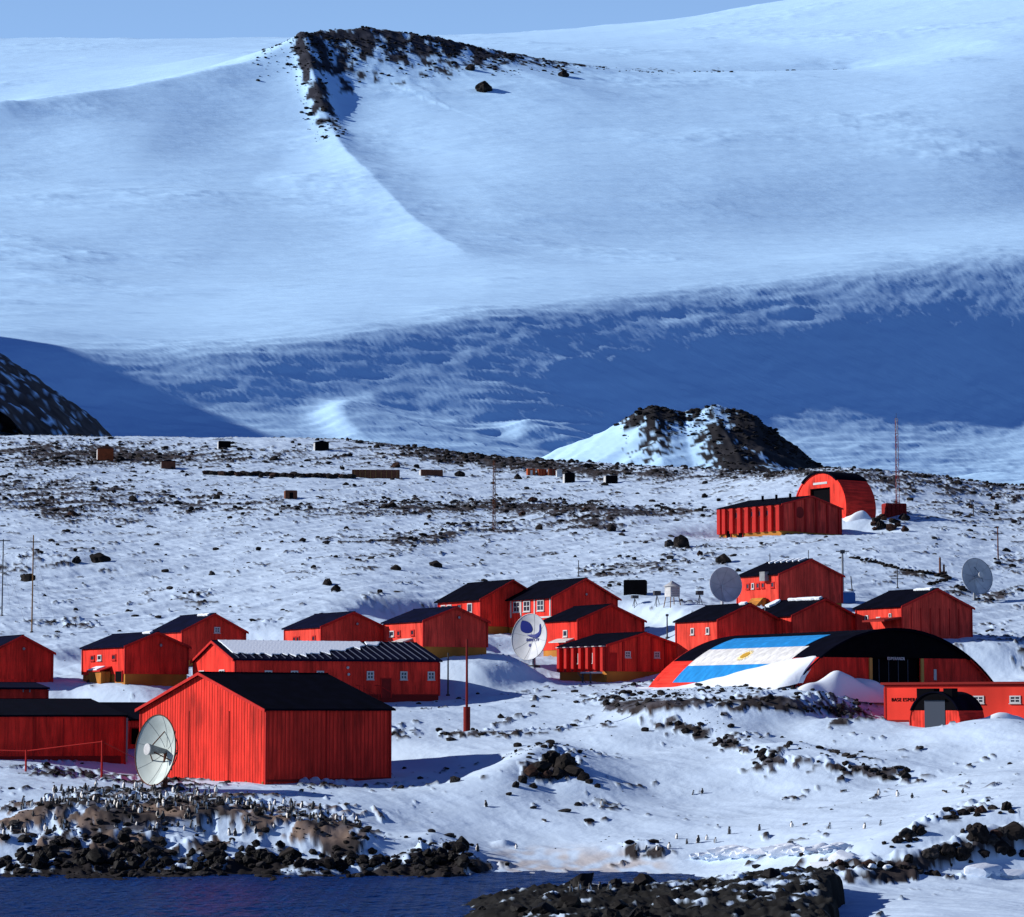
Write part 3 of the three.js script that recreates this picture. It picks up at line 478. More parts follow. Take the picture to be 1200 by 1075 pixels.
{ const b = B.long, o = house(b, 'long_building', 'long red building with snow on its seamed navy roof and white windows', { category: 'building', roof: M.navy, found: M.redDark });
  for (const p of [14, 37]) windowAt(b, o, 'L', LF(b, p), b.H - pxm(b, 14), LF(b, 6), pxm(b, 7));
  for (const p of [38, 68, 98, 157, 197, 230]) windowAt(b, o, 'R', RF(b, p), b.H - pxm(b, 17), RF(b, 8.5), pxm(b, 10));
  for (const [p, y] of [[130, 8], [131, 16]]) { const m = mesh('wall_lamp', new THREE.SphereGeometry(0.16, 10, 8), M.white, o); m.position.set(RF(b, p), b.H - pxm(b, y), 0.14); }
  doorAt(o, 'R', RF(b, 176), 0.2, 1.0, 2.0, M.redDark);
  mesh('base_board', bx(0, b.R, b.f - 0.02, b.f + 0.14, 0.006, 0.06), M.redDark, o);
  for (const p of [140, 163]) mesh('stair_rail', merged([rod(V(RF(b, p), -0.2, 1.1), V(RF(b, p), 1.5, 1.1), 0.035), rod(V(RF(b, p), 1.5, 1.1), V(RF(b, p), 1.5, 0.1), 0.035), rod(V(RF(b, p), 1.5, 1.1), V(RF(b, p) + 1.9, 0.5, 1.1), 0.035)]), M.redTrim, o);
  const half = b.L / 2, n = Math.hypot(half, b.rs);
  const seams = 27, sg = bx(-0.035, 0.035, 0, 0.075, -n - 0.1, 0.02); sg.rotateX(Math.atan(b.rs / half));
  for (let i = 0; i < seams; i++) { const m = mesh('roof_seam', sg, M.seam, o); m.position.set((i + 0.5) * b.R / seams, b.H + 0.2, 0); }
  const S = b.R / 240; // snow lies thick at the far gable end and breaks into fingers along the seams
  const up = []; for (let x = 4; x <= 172; x += 8) up.push([0.97, x * S]);
  const dn = []; for (let x = 172; x >= 4; x -= 4) { const full = x < 90 ? 0.16 + 0.1 * R() : 0.22 + 0.5 * (x - 90) / 82; const fin = R() < 0.4 && x > 40 ? -0.26 * R() : 0.05 * R(); dn.push([clamp(full + fin + (x > 60 ? 0.06 * n2(x * 0.2, 3.3) : 0), 0.1, 0.9), x * S]); }
  roofPatch(b, o, [...up, ...dn], M.snow, 0.02);
  roofPatch(b, o, [[0.8, 176 * S], [0.95, 178 * S], [0.95, 196 * S], [0.75, 186 * S]], M.snow, 0.05); }
{ const b = B.navyA, o = house(b, 'gabled_house', 'red gabled house with navy roof rising right behind the snow-covered long roof', { group: GH, roof: M.navy }); lampAt(b, o, b.R * 0.56, b.H + b.rs * 0.25); for (const p of [8, 26, 30]) windowAt(b, o, 'L', LF(b, p), b.H - pxm(b, 13), LF(b, 3.5), pxm(b, 7), M.redTrim, 'plain'); }
{ const b = B.navyB, o = house(b, 'gabled_house', 'red gabled house with navy roof and tan base nearest the red pipe mast', { group: GH, roof: M.navy }); lampAt(b, o, b.R * 0.55, b.H + b.rs * 0.3); windowAt(b, o, 'L', LF(b, 36), b.H - pxm(b, 13), LF(b, 5), pxm(b, 7), M.white, 'plain'); windowAt(b, o, 'L', LF(b, 28), b.H - pxm(b, 13), LF(b, 4), pxm(b, 7), M.redTrim, 'plain'); windowAt(b, o, 'L', LF(b, 12), b.H - pxm(b, 13), LF(b, 4), pxm(b, 7), M.redTrim, 'plain');
  const w = LF(b, 14), t = LF(b, 12); mesh('entrance_canopy', prism([[-1.3, pxm(b, 13)], [-0.01, pxm(b, 17)], [-0.01, pxm(b, 18.5)], [-1.3, pxm(b, 14.5)]], w).translate(0, 0, -t - w), M.white, o); mesh('entrance_post', bx(-1.2, -1.05, -0.8, pxm(b, 13), -t - 0.3, -t - 0.15), M.timber, o); }
{ const b = B.hillA, o = house(b, 'gabled_house', 'tall red house with black roof and white windows beneath its long left eave', { group: GH, over: 0.45 }); for (const p of [12, 24, 36, 43]) windowAt(b, o, 'L', LF(b, p), b.H - pxm(b, 10), LF(b, 5.5), pxm(b, 11), p === 24 ? M.redTrim : M.white, 'plain'); }
{ const b = B.hillB, o = house(b, 'gabled_house', 'red house with dark white-trimmed windows in a row above an orange base', { group: GH, over: 0.4 }); lampAt(b, o, b.R * 0.52, b.H + b.rs * 0.2);
  for (const p of [13, 29, 41]) windowAt(b, o, 'L', LF(b, p), b.H - pxm(b, 9), LF(b, 8), pxm(b, 13), M.white, 'cross');
  mesh('white_band', bx(-0.09, -0.004, pxm(b, 19), pxm(b, 21), -LF(b, 24), -0.05), M.white, o);
  for (const p of [2, 20, 36, 48]) mesh('white_board', bx(-0.08, -0.003, pxm(b, 21.2), b.H - 0.16, -LF(b, p) - 0.12, -LF(b, p) + 0.12), M.white, o); }
{ const b = B.front, o = house(b, 'gabled_house', 'red gabled house standing behind the dish with the blue emblem', { group: GH }); windowAt(b, o, 'L', LF(b, 14), b.H - pxm(b, 15), LF(b, 5), pxm(b, 8), M.white, 'plain');
  const w = LF(b, 20); mesh('entrance_canopy', prism([[-1.2, pxm(b, 18)], [-0.01, pxm(b, 22)], [-0.01, pxm(b, 23.2)], [-1.2, pxm(b, 19.2)]], w).translate(0, 0, -LF(b, 4) - w), M.white, o); }
function ribs(b, o, list, face, mat_, w, hi, y0 = 0.05, dpt = 0.22) { for (const p of list) mesh('wall_rib', face === 'L' ? bx(-dpt, -0.003, y0, hi(p), -LF(b, p) - w / 2, -LF(b, p) + w / 2) : bx(RF(b, p) - w / 2, RF(b, p) + w / 2, y0, hi(p), 0.003, dpt), mat_, o); }
{ const b = B.ribbed, o = house(b, 'ribbed_hall', 'red hall with pale upright ribs over an orange base beside the flag hangar', { category: 'hall', over: 0.2 });
  ribs(b, o, [2, 10.5, 19, 27.5, 36, 44.5, 53], 'L', M.redTrim, 0.5, () => b.H - 0.12, b.f + 0.05, 0.5);
  for (const p of [2, 10.5, 19, 27.5, 36, 44.5, 53]) mesh('rib_cap', bx(-0.66, -0.003, b.H - 0.11, b.H - 0.03, -LF(b, p) - 0.27, -LF(b, p) + 0.27), M.white, o);
  ribs(b, o, [1.5, 19, 36, 52, 68, 86], 'R', M.redTrim, 0.28, (p) => b.H + b.rs * (1 - Math.abs(p - b.wR / 2) / (b.wR / 2)) - 0.14, b.f + 0.05, 0.16);
  for (const p of [24, 58]) windowAt(b, o, 'R', RF(b, p), b.H - pxm(b, 10), RF(b, 6.5), pxm(b, 7.5));
  for (const p of [14, 31]) windowAt(b, o, 'L', LF(b, p), b.H - pxm(b, 14), LF(b, 4), pxm(b, 12), M.white, 'plain');
  doorAt(o, 'R', RF(b, 6), b.f, 1.1, 2.0, M.redTrim);
  const st = mesh('stair', bx(-2.1, -0.52, b.f - 0.25, b.f - 0.06, -LF(b, 13), -0.1), M.white, o); mesh('stair_leg', merged([bx(-2.0, -1.85, -1.0, b.f - 0.25, -0.5, -0.35), bx(-2.0, -1.85, -1.0, b.f - 0.25, -LF(b, 12), -LF(b, 12) + 0.15), rod(V(-2.0, -0.6, -0.6), V(-2.9, 1.0, -1.6), 0.05)]), M.darkSteel, st); }
{ const b = B.dishside, o = house(b, 'gabled_house', 'red gabled house with two small white windows behind the painted flag', { group: GH }); for (const p of [29, 11]) windowAt(b, o, 'L', LF(b, p), b.H - pxm(b, 12), LF(b, 4), pxm(b, 8), M.white, 'plain'); roofPatch(b, o, [[0.9, 0.1], [0.97, 0.1], [0.97, 1.1], [0.88, 1.0]], M.snow, 0.16); }
{ const b = B.snowroof, o = house(b, 'gabled_house', 'red gabled house with a snow-edged roof ridge behind the flag hangar', { group: GH }); roofPatch(b, o, [[0.9, 0.2], [0.98, 0.2], [0.98, 6.2], [0.93, 6.0], [0.91, 3]], M.snow, 0.18); roofPatch(b, o, [[0.55, 7.2], [0.7, 7.0], [0.95, 7.6], [0.95, 8.2], [0.6, 8.2]], M.snow, 0.16);
  mesh('flue', rod(V(-0.6, b.H - 1, -LF(b, 26)), V(-0.6, b.H + 1.2, -LF(b, 26)), 0.08), M.grey, o); }
{ const b = B.stair, o = house(b, 'gabled_house', 'red gabled house with orange outside stair beside the grey-faced dish', { group: GH }); for (const p of [7, 18, 24, 36]) windowAt(b, o, 'L', LF(b, p), b.H - pxm(b, 12), LF(b, 4), pxm(b, 7), M.redTrim, 'plain'); windowAt(b, o, 'L', LF(b, 30), b.H - pxm(b, 12), LF(b, 3), pxm(b, 7), M.white, 'plain');
  const t = LF(b, 20); const st = mesh('stair', prism([[-3.0, -1.0], [-0.2, -1.0], [-0.2, 1.1], [-0.7, 1.1]], 2.4).translate(0, 0, -t - 1.2), M.orange, o); for (let i = 0; i < 5; i++) mesh('stair_tread', bx(-2.8 + i * 0.5, -2.25 + i * 0.5, -0.72 + i * 0.42, -0.66 + i * 0.42, -t - 1.35, -t + 1.35), M.timber, st);
  const half = b.R / 2; for (let i = 0; i < 6; i++) roofPatch(b, o, [[0.82, 1.0 + i * 1.25], [0.985, 0.6 + i * 1.25], [0.985, 1.05 + i * 1.25], [0.84, 1.3 + i * 1.25]], M.snow, 0.12);
  for (const [x, z] of [[half, -0.4], [half, -b.L + 0.3]]) mesh('roof_antenna', rod(V(x, b.H + b.rs, z), V(x, b.H + b.rs + 1.3, z), 0.05), M.darkSteel, o);
  mesh('eave_box', bx(-0.75, -0.1, b.H - 0.8, b.H + 0.4, -LF(b, 17), -LF(b, 11)), M.grey, o); }
{ const b = B.barrel, o = house(b, 'gabled_house', 'red gabled house with vertical-board gable by the tall grey dish', { group: GH }); windowAt(b, o, 'L', LF(b, 41), b.H - pxm(b, 12), LF(b, 4), pxm(b, 7), M.white, 'plain'); windowAt(b, o, 'L', LF(b, 27), b.H - pxm(b, 13), LF(b, 5), pxm(b, 4), M.white, 'plain'); windowAt(b, o, 'L', LF(b, 13), b.H - pxm(b, 10), LF(b, 3), pxm(b, 5), M.white, 'plain'); roofPatch(b, o, [[0.88, 0.3], [0.96, 0.3], [0.96, 3.0], [0.9, 3.1]]);
  mesh('porch_roof', prism([[-2.6, pxm(b, 17)], [-0.01, pxm(b, 21)], [-0.01, pxm(b, 23)], [-2.6, pxm(b, 19)]], LF(b, 26)).translate(0, 0, -LF(b, 26)), M.redDark, o); for (let i = 0; i < 6; i++) mesh('gable_board', bx(RF(b, 11 + 11 * i) - 0.05, RF(b, 11 + 11 * i) + 0.05, 0.2, b.H - 0.1, 0.004, 0.06), M.redTrim, o); }
{ const b = B.warehouse, o = house(b, 'ribbed_warehouse', 'red ribbed warehouse with orange foot in front of the arched hangar', { category: 'warehouse', over: 0.25 });
  ribs(b, o, [2, 11, 20, 29, 38, 47, 56, 65, 71], 'L', M.redTrim, 0.75, () => b.H - 0.12, b.f + 0.05, 0.55);
  for (const p of [15.5, 24.5, 33.5, 51.5]) windowAt(b, o, 'L', LF(b, p), b.H - pxm(b, 9), LF(b, 3.6), pxm(b, 7), M.redDark, 'plain');
  for (const p of [61, 47]) doorAt(o, 'L', LF(b, p), 0, LF(b, 4.5), pxm(b, 9), M.black);
  ribs(b, o, [1.5, 16, 28, 41, 54, 68], 'R', M.redTrim, 0.4, (p) => b.H + b.rs * (1 - Math.abs(p - b.wR / 2) / (b.wR / 2)) - 0.14, b.f + 0.05, 0.2);
  mesh('gable_emblem', new THREE.CylinderGeometry(1.0, 1.0, 0.06, 20).rotateX(Math.PI / 2), M.redDark, o).position.set(RF(b, 21.5), b.H - pxm(b, 8), 0.04);
  for (const p of [14, 30, 46]) mesh('roof_vent', rod(V(b.R * 0.35, b.H + b.rs * 0.7, -LF(b, p)), V(b.R * 0.35, b.H + b.rs + 0.6, -LF(b, p)), 0.22), M.roof, o); }

// ------------------------------------------------------------ arched halls
// arc profile over a width W with height H: circle segment; returns [x, y] for a share 0..1
function arc(W, H) { const r = (W * W / 4 + H * H) / (2 * H), cy = H - r, a0 = Math.asin(clamp(W / 2 / r, -1, 1)), big = H > W / 2, a = big ? Math.PI - a0 : a0; return { at: (t) => { const q = lerp(-a, a, t); return [W / 2 + r * Math.sin(q), cy + r * Math.cos(q)]; }, tAtY: (y) => (1 - Math.acos(clamp((y - cy) / r, -1, 1)) / a) / 2, r, cy }; }
function shell(A, t0, t1, off0, off1, z0, z1, W, n = 24) {   // curved sheet between two shares of the arc
  const pts = []; const nrm = (t, o) => { const [x, y] = A.at(t), dx = x - W / 2, dy = y - A.cy, l = Math.hypot(dx, dy); return [x + dx / l * o, y + dy / l * o]; };
  for (let i = 0; i <= n; i++) pts.push(nrm(lerp(t0, t1, i / n), off0)); for (let i = n; i >= 0; i--) pts.push(nrm(lerp(t0, t1, i / n), off1));
  return prism(pts, z1 - z0).translate(0, 0, z0);
}
function arcFill(A, x0, x1, y0, y1, W, z0, z1) {   // the part of the arch face between two heights and two uprights
  const pts = [], n = 40; const yTop = (x) => Math.min(y1, A.cy + Math.sqrt(Math.max(0, A.r * A.r - (x - W / 2) ** 2)));
  const xs = []; for (let i = 0; i <= n; i++) { const x = lerp(x0, x1, i / n); if (yTop(x) >= y0 - 1e-6) xs.push(x); }
  pts.push([xs[0], y0]); pts.push([xs[xs.length - 1], y0]); for (let i = xs.length - 1; i >= 0; i--) if (yTop(xs[i]) > y0 + 1e-3) pts.push([xs[i], yTop(xs[i])]);
  return prism(pts, z1 - z0).translate(0, 0, z0);
}
const font = await new FontLoader().loadAsync('fonts/droid/droid_sans_bold.typeface.json');
function text(str, size, depth) { const g = new TextGeometry(str, { font, size, depth, curveSegments: 4, bevelEnabled: false }); g.computeBoundingBox(); g.translate(-(g.boundingBox.max.x + g.boundingBox.min.x) / 2, 0, 0); return g; }
{ // the flag hangar: arch end on the right face, curved flank to the left
  const b = B.hangar, o = thing('flag_hangar', b.p, b.a, 'wide arched hangar with a blue and white flag painted on its flank', 'hangar'), W = b.R, A = arc(W, b.H), L = b.L;
  const yS = pxm(b, 36), t1 = A.tAtY(yS), t0 = A.tAtY(0) ;
  mesh('flank', shell(A, -0.10, t1, -0.18, 0, -L, 0, W), M.redDull, o);
  mesh('roof', shell(A, t1 + 0.0005, 1 - t1 - 0.0005, -0.18, 0.012, -L, 0, W, 40), M.roof, o);
  mesh('flank', shell(A, 1 - t1, 1.10, -0.18, 0, -L, 0, W), M.redDull, o);
  mesh('back_wall', arcFill(A, 0.1, W - 0.1, -1.5, 99, W, -L - 0.14, -L - 0.004), M.redDull, o);
  const dx0 = RF(b, 91), dx1 = RF(b, 147), zz = -0.35;
  mesh('front_wall', arcFill(A, 0.05, dx0 - 0.02, -0.8, yS, W, zz - 0.12, zz), M.redDull, o);
  mesh('front_wall', arcFill(A, dx1 + 0.02, W - 0.05, -0.8, yS, W, zz - 0.12, zz), M.redDull, o);
  mesh('arch_panel', arcFill(A, 0.4, W - 0.4, yS + 0.004, A.at(0.5)[1] - 0.19, W, zz - 0.12, zz), M.black, o);
  const dr = mesh('hangar_door', bx(dx0, dx1, -0.8, yS, zz - 0.6, zz - 0.46), M.black, o);
  for (let i = 1; i < 5; i++) mesh('door_leaf_joint', bx(lerp(dx0, dx1, i / 5) - 0.04, lerp(dx0, dx1, i / 5) + 0.04, -0.7, yS - 0.1, zz - 0.458, zz - 0.42), M.door, dr);
  for (const x of [dx0 - 0.22, dx1 + 0.22]) mesh('door_post', bx(x - 0.18, x + 0.18, -0.8, yS - 0.02, zz + 0.003, zz + 0.16), M.yellow, o);
  const sg = mesh('sign_lettering', text('ESPERANZA', 0.30, 0.04), M.white, o); sg.position.set((dx0 + dx1) / 2, yS - 0.2, zz + 0.01);
  mesh('front_window', bx(RF(b, 163), RF(b, 166), pxm(b, 10), pxm(b, 23), zz + 0.004, zz + 0.08), M.white, o);
  mesh('edge_trim', shell(A, 0, 1, -0.02, 0.09, -0.02, 0.16, W, 40), M.roof, o);
  // the flag, painted in bands round the flank
  const zf = -LF(b, 33), zb = -LF(b, 146), yb = [pxm(b, 8), pxm(b, 29), pxm(b, 50), pxm(b, 64.5)].map((y) => A.tAtY(y));
  const fl = mesh('painted_flag', shell(A, yb[1] + 0.0004, yb[2] - 0.0004, 0.02, 0.045, zb, zf + 0.5, W, 10), M.flagWhite, o);
  mesh('flag_band', shell(A, yb[0], yb[1], 0.02, 0.045, zb, zf + 2.0, W, 10), M.blue, fl);
  mesh('flag_band', shell(A, yb[2], yb[3], 0.02, 0.045, zb, zf - 0.3, W, 10), M.blue, fl);
  const tc = (yb[1] + yb[2]) / 2, [ex, ey] = A.at(tc), nx = ex - W / 2, ny = ey - A.cy, nl = Math.hypot(nx, ny), N = V(nx / nl, ny / nl, 0), T = V(0, 0, -1), S = new THREE.Vector3().crossVectors(T, N);
  const put = (g, off) => { g.applyMatrix4(new THREE.Matrix4().makeBasis(S, T, N)); g.translate(ex + N.x * off, ey + N.y * off, lerp(zb, zf, 0.5)); return g; };
  const rays = new THREE.Shape(); for (let i = 0; i < 32; i++) { const q = i * Math.PI / 16, r = i % 2 ? 0.7 : 1.1; i ? rays.lineTo(r * Math.cos(q), r * Math.sin(q)) : rays.moveTo(r, 0); }
  const halo = mesh('sun_emblem', put(new THREE.ExtrudeGeometry(rays, { depth: 0.02, bevelEnabled: false }), 0.05), M.goldPale, fl);
  mesh('sun_disc', put(new THREE.CylinderGeometry(0.6, 0.6, 0.03, 24).rotateX(Math.PI / 2), 0.10), M.gold, fl);
}
{ // the far arched hangar: arch end on the left face
  const b = B.arch, o = thing('arched_hangar', b.p, b.a, 'red barrel-roofed hangar with a dark doorway behind the ribbed warehouse', 'hangar'), W = b.L, A = arc(W, b.H), L = b.R;
  const turn = (g) => g.rotateY(Math.PI / 2);   // profile x -> -z, depth -> +x
  const tS = A.tAtY(b.H * 0.80);
  mesh('flank', turn(shell(A, -0.02, tS, -0.25, 0, 0, L, W)), M.redDull, o); mesh('flank', turn(shell(A, 1 - tS, 1.02, -0.25, 0, 0, L, W)), M.redDull, o);
  mesh('roof', turn(shell(A, tS + 0.0006, 1 - tS - 0.0006, -0.25, 0.1, -0.2, L + 0.2, W, 30)), M.roof, o);
  mesh('back_wall', turn(arcFill(A, 0.2, W - 0.2, -1, 99, W, L - 0.2, L - 0.05)), M.redDull, o);
  const x0 = LF(b, 18), x1 = LF(b, 41), yD = b.H * 0.66;
  mesh('front_wall', turn(arcFill(A, 0.1, x0, -1, 99, W, 0.15, 0.35)), M.red, o); mesh('front_wall', turn(arcFill(A, x1, W - 0.1, -1, 99, W, 0.15, 0.35)), M.red, o);
  mesh('lintel', turn(arcFill(A, x0 + 0.003, x1 - 0.003, yD, 99, W, 0.15, 0.35)), M.red, o);
  mesh('doorway', turn(bx(x0, x1, -1, yD, 0.7, 0.8)), M.black, o);
  mesh('name_board', turn(bx(LF(b, 21), LF(b, 37), b.H * 0.735, b.H * 0.78, 0.06, 0.14)), M.white, o);
}
{ // low office with its long lit face, and the small black quonset before it
  const b = B.office, o = thing('flat_roofed_office', b.p, b.a, 'low flat-roofed bright red building with black lettering beside the hangar door', 'building');
  mesh('wall', bx(0, b.R, -2.5, b.H, -b.L, 0), M.red, o); mesh('roof', bx(-0.3, b.R + 0.3, b.H + 0.01, b.H + 0.24, -b.L - 0.3, 0.3), M.redDark, o); mesh('fascia', bx(-0.06, -0.004, b.H - 0.22, b.H - 0.02, -b.L, 0), M.redTrim, o);
  for (const p of [113, 70, 25]) windowAt(b, o, 'L', LF(b, p), b.H - pxm(b, 18), LF(b, 13), pxm(b, 9));
  const t = mesh('wall_lettering', text('BASE ESPERANZA', 0.33, 0.03), M.black, o); t.rotation.y = -Math.PI / 2; t.position.set(-0.005, b.H - pxm(b, 20), -LF(b, 197));
  mesh('corner_board', bx(-0.07, 0.05, -1.5, b.H - 0.25, -b.L - 0.07, -b.L + 0.12), M.redTrim, o);
  mesh('base_board', bx(-0.05, -0.004, -0.2, 0.12, -b.L, 0), M.redDark, o);
}
{ const b = B.quonset, o = thing('quonset_hut', b.p, b.a, 'small black-topped quonset hut with a dark blue door in the snow', 'hut'), W = b.L, A = arc(W, b.H), L = b.R;
  const turn = (g) => g.rotateY(Math.PI / 2), yS = pxm(b, 12), tS = A.tAtY(yS);
  mesh('flank', turn(shell(A, -0.08, tS, -0.1, 0, 0, L, W)), M.redDull, o); mesh('flank', turn(shell(A, 1 - tS, 1.08, -0.1, 0, 0, L, W)), M.redDull, o); mesh('roof', turn(shell(A, tS + 0.001, 1 - tS - 0.001, -0.1, 0.04, -0.06, L + 0.06, W, 24)), M.roof, o);
  const x0 = LF(b, 18), x1 = LF(b, 43); mesh('front_wall', turn(arcFill(A, 0.05, x0, -1, yS, W, 0.08, 0.2)), M.red, o); mesh('front_wall', turn(arcFill(A, x1, W - 0.05, -1, yS, W, 0.08, 0.2)), M.red, o);
  mesh('arch_panel', turn(arcFill(A, 0.4, W - 0.4, yS + 0.003, A.at(0.5)[1] - 0.11, W, 0.08, 0.2)), M.black, o);
  mesh('door', turn(bx(x0, x1, -1, pxm(b, 24), 0.03, 0.075)), M.door, o); mesh('door_hood', turn(bx(x0 - 0.1, x1 + 0.1, pxm(b, 24.2), pxm(b, 25.5), -0.15, 0.075)), M.black, o);
  for (const p of [40, 18]) mesh('roof_box', turn(bx(LF(b, p) - 0.5, LF(b, p) + (p > 30 ? 1.3 : 0.4), b.H * 0.72, b.H + pxm(b, 4), 0.5, 1.6)), M.black, o);
  mesh('back_wall', turn(arcFill(A, 0.1, W - 0.1, -1, 99, W, L - 0.16, L - 0.05)), M.redDull, o);
}
// snow drift blown up against the flag flank, and the bank before the arch
{
  const b = B.hangar, W = b.R, A = arc(W, b.H), nz = 90, nt = 40, pos = [], uv = [], idx = [];
  for (let j = 0; j <= nz; j++) for (let i = 0; i <= nt; i++) {
    const q = j / nz, z = lerp(0.55, -b.L - 2.5, q), c = i / nt;          // q 0 at the front corner
    const rise = pxm(b, 36) * (sstep(-0.01, 0.05, q) * Math.pow(1 - sstep(0.04, 0.88, q), 1.25)) + 0.25 + 0.12 * n2(z / 2.5, 1.7, 3);
    const c1 = clamp(c / 0.7), y0 = rise * (1 - Math.pow(c1, 0.9)), [ax] = A.at(A.tAtY(Math.max(0, y0))), out = (0.15 + 2.0 * Math.pow(c1, 1.3)) * (0.45 + 0.55 * (1 - q)), c2 = clamp((c - 0.7) / 0.3);
    const x = (i === 0 ? ax + 0.4 : ax - out) - 3.2 * c2, y = (c2 > 0 ? -1.4 * c2 : y0) + 0.10 * n2(ax / 1.4, z / 2.2, 7) * (1 - c2);
    pos.push(x, y, z); uv.push(x / 4, z / 4);
  }
  for (let j = 0; j < nz; j++) for (let i = 0; i < nt; i++) { const a = j * (nt + 1) + i; idx.push(a, a + nt + 1, a + 1, a + 1, a + nt + 1, a + nt + 2); }
  const g = new THREE.BufferGeometry(); g.setAttribute('position', new THREE.Float32BufferAttribute(pos, 3)); g.setAttribute('uv', new THREE.Float32BufferAttribute(uv, 2)); g.setIndex(idx); g.computeVertexNormals();
  const m = struct(mesh('snow_drift', g, M.snow)); m.position.copy(b.p); m.rotation.y = b.a;
  const bank = (len, dep, hh, seed) => { const g2 = new THREE.PlaneGeometry(len, dep, 60, 24); g2.rotateX(-Math.PI / 2); const p = g2.attributes.position; for (let i = 0; i < p.count; i++) { const x = p.getX(i) / len, z = p.getZ(i) / dep; const e = Math.cos(Math.PI * clamp(x, -0.5, 0.5)) ** 0.7 * Math.cos(Math.PI * z) ** 0.8; p.setY(i, (hh + 1.1) * e * (0.85 + 0.35 * n2(p.getX(i) / 2.6, p.getZ(i) / 2, seed)) - 1.5); } g2.computeVertexNormals(); return g2; };
  const k = struct(mesh('snow_bank', bank(15, 5, 2.0, 3), M.snow)); k.position.copy(b.at(5.2, 1.5)); k.rotation.y = b.a;
  const k2 = struct(mesh('snow_bank', bank(9, 4, 1.6, 5), M.snow)); k2.position.copy(B.quonset.at(3.5, 2.2)).y -= 0.1; k2.rotation.y = 0.2;
  const k3 = struct(mesh('snow_bank', bank(12, 4, 1.5, 9), M.snow)); k3.position.copy(B.office.at(-1.2, -B.office.L * 0.6)); k3.rotation.y = 0.3;
  const k4 = struct(mesh('snow_bank', bank(7, 4, 2.0, 12), M.snow)); k4.position.copy(B.arch.at(0.5, 2.5)); k4.position.y -= 0.3;
}
// ------------------------------------------------------------ dishes
function dish(name, u, v, vFoot, diaPx, az, tilt, label, face, back, { depth = 0.2, feed = 0.45, foot } = {}) {   // u, v: centre of the bowl; az: turn from the camera, minus to the left
  const d = vFoot < 0 ? -vFoot * D : -hit(u, vFoot).z, d0 = d / D, s = F / d, r = diaPx / 2 / s, c = P(u, v, d0), gnd = foot ?? nearH(c.x, d), root = thing(name, V(c.x, gnd, c.z), 0, label, 'satellite dish');
  const hub = c.y - gnd, bowl = [], rim = r * depth * 2;
  for (let i = 0; i <= 22; i++) { const q = i / 22 * r; bowl.push(new THREE.Vector2(q, q * q / (r * r) * rim)); }
  for (let i = 22; i >= 0; i--) { const q = i / 22 * r; bowl.push(new THREE.Vector2(q + (i === 22 ? 0.03 : 0), q * q / (r * r) * rim - 0.07)); }
  const turn = new THREE.Euler(Math.PI / 2 - tilt, 0, 0), aim = new THREE.Matrix4().makeRotationY(az).multiply(new THREE.Matrix4().makeRotationFromEuler(turn));
  const put = (g) => { g.translate(0, -rim * 0.5, 0); g.applyMatrix4(aim); g.translate(0, hub, 0); return g; };
  const rf = mesh('reflector', put(new THREE.LatheGeometry(bowl, 48)), face, root);
  for (let i = 0; i < 8; i++) { const q = i * Math.PI / 4 + 0.2, pts = []; for (let k = 0; k <= 6; k++) { const e = lerp(0.12, 0.985, k / 6) * r; pts.push(V(e * Math.cos(q), e * e / (r * r) * rim + 0.012, e * Math.sin(q))); } mesh('panel_joint', put(new THREE.TubeGeometry(new THREE.CatmullRomCurve3(pts), 8, 0.012, 5)), M.grey, rf); }
  mesh('rim', put(new THREE.TorusGeometry(r, 0.05, 8, 56).rotateX(Math.PI / 2).translate(0, rim - 0.02, 0)), back, rf);
  const ribs_ = []; for (let i = 0; i < 10; i++) { const q = i * Math.PI / 5; ribs_.push(rod(V(0, -0.55, 0), V(r * 0.93 * Math.cos(q), rim * 0.78 - 0.1, r * 0.93 * Math.sin(q)), 0.04)); } ribs_.push(new THREE.TorusGeometry(r * 0.5, 0.04, 6, 32).rotateX(Math.PI / 2).translate(0, rim * 0.1 - 0.28, 0));
  mesh('back_frame', put(merged(ribs_)), back, root);
  if (feed > 0) {
    const fy = r * feed * 2;
    const fd = mesh('feed_horn', put(new THREE.CylinderGeometry(0.16 * r, 0.06 * r, fy * 0.92, 18).translate(0, fy * 0.46, 0)), face === M.dishPale ? M.grey : M.dishGrey, root);
    mesh('feed_cap', put(new THREE.CylinderGeometry(0.165 * r, 0.165 * r, 0.09, 20).translate(0, fy * 0.92 + 0.05, 0)), M.white, fd);
    for (let i = 0; i < 3; i++) { const q = -Math.PI / 2 + i * 2 * Math.PI / 3; mesh('feed_strut', put(rod(V(0.55 * r * Math.cos(q), rim * 0.3, 0.55 * r * Math.sin(q)), V(0.12 * r * Math.cos(q), fy * 0.72, 0.12 * r * Math.sin(q)), 0.05)), back, fd); }
  }
  const hp = V(-Math.sin(az) * 0.5, hub, -Math.cos(az) * 0.5);
  mesh('pedestal', merged([rod(V(hp.x, -0.6, hp.z), hp, 0.22, 0.16, 14), rod(V(hp.x, hub * 0.35, hp.z), V(hp.x * 3.2, hub * 0.95, hp.z * 3.2), 0.06)]), back, root);
  mesh('base_plate', new THREE.CylinderGeometry(0.7, 0.8, 0.25, 12).translate(hp.x, -0.08, hp.z), M.darkSteel, root);
  return { root, put, r, rim, rf };
}
dish('satellite_dish', 188, 880, 924, 82, -0.84, 0.10, 'large pale dish tilted skyward beside the big red barn', M.dishPale, M.rust, { depth: 0.19, feed: 0.34 });
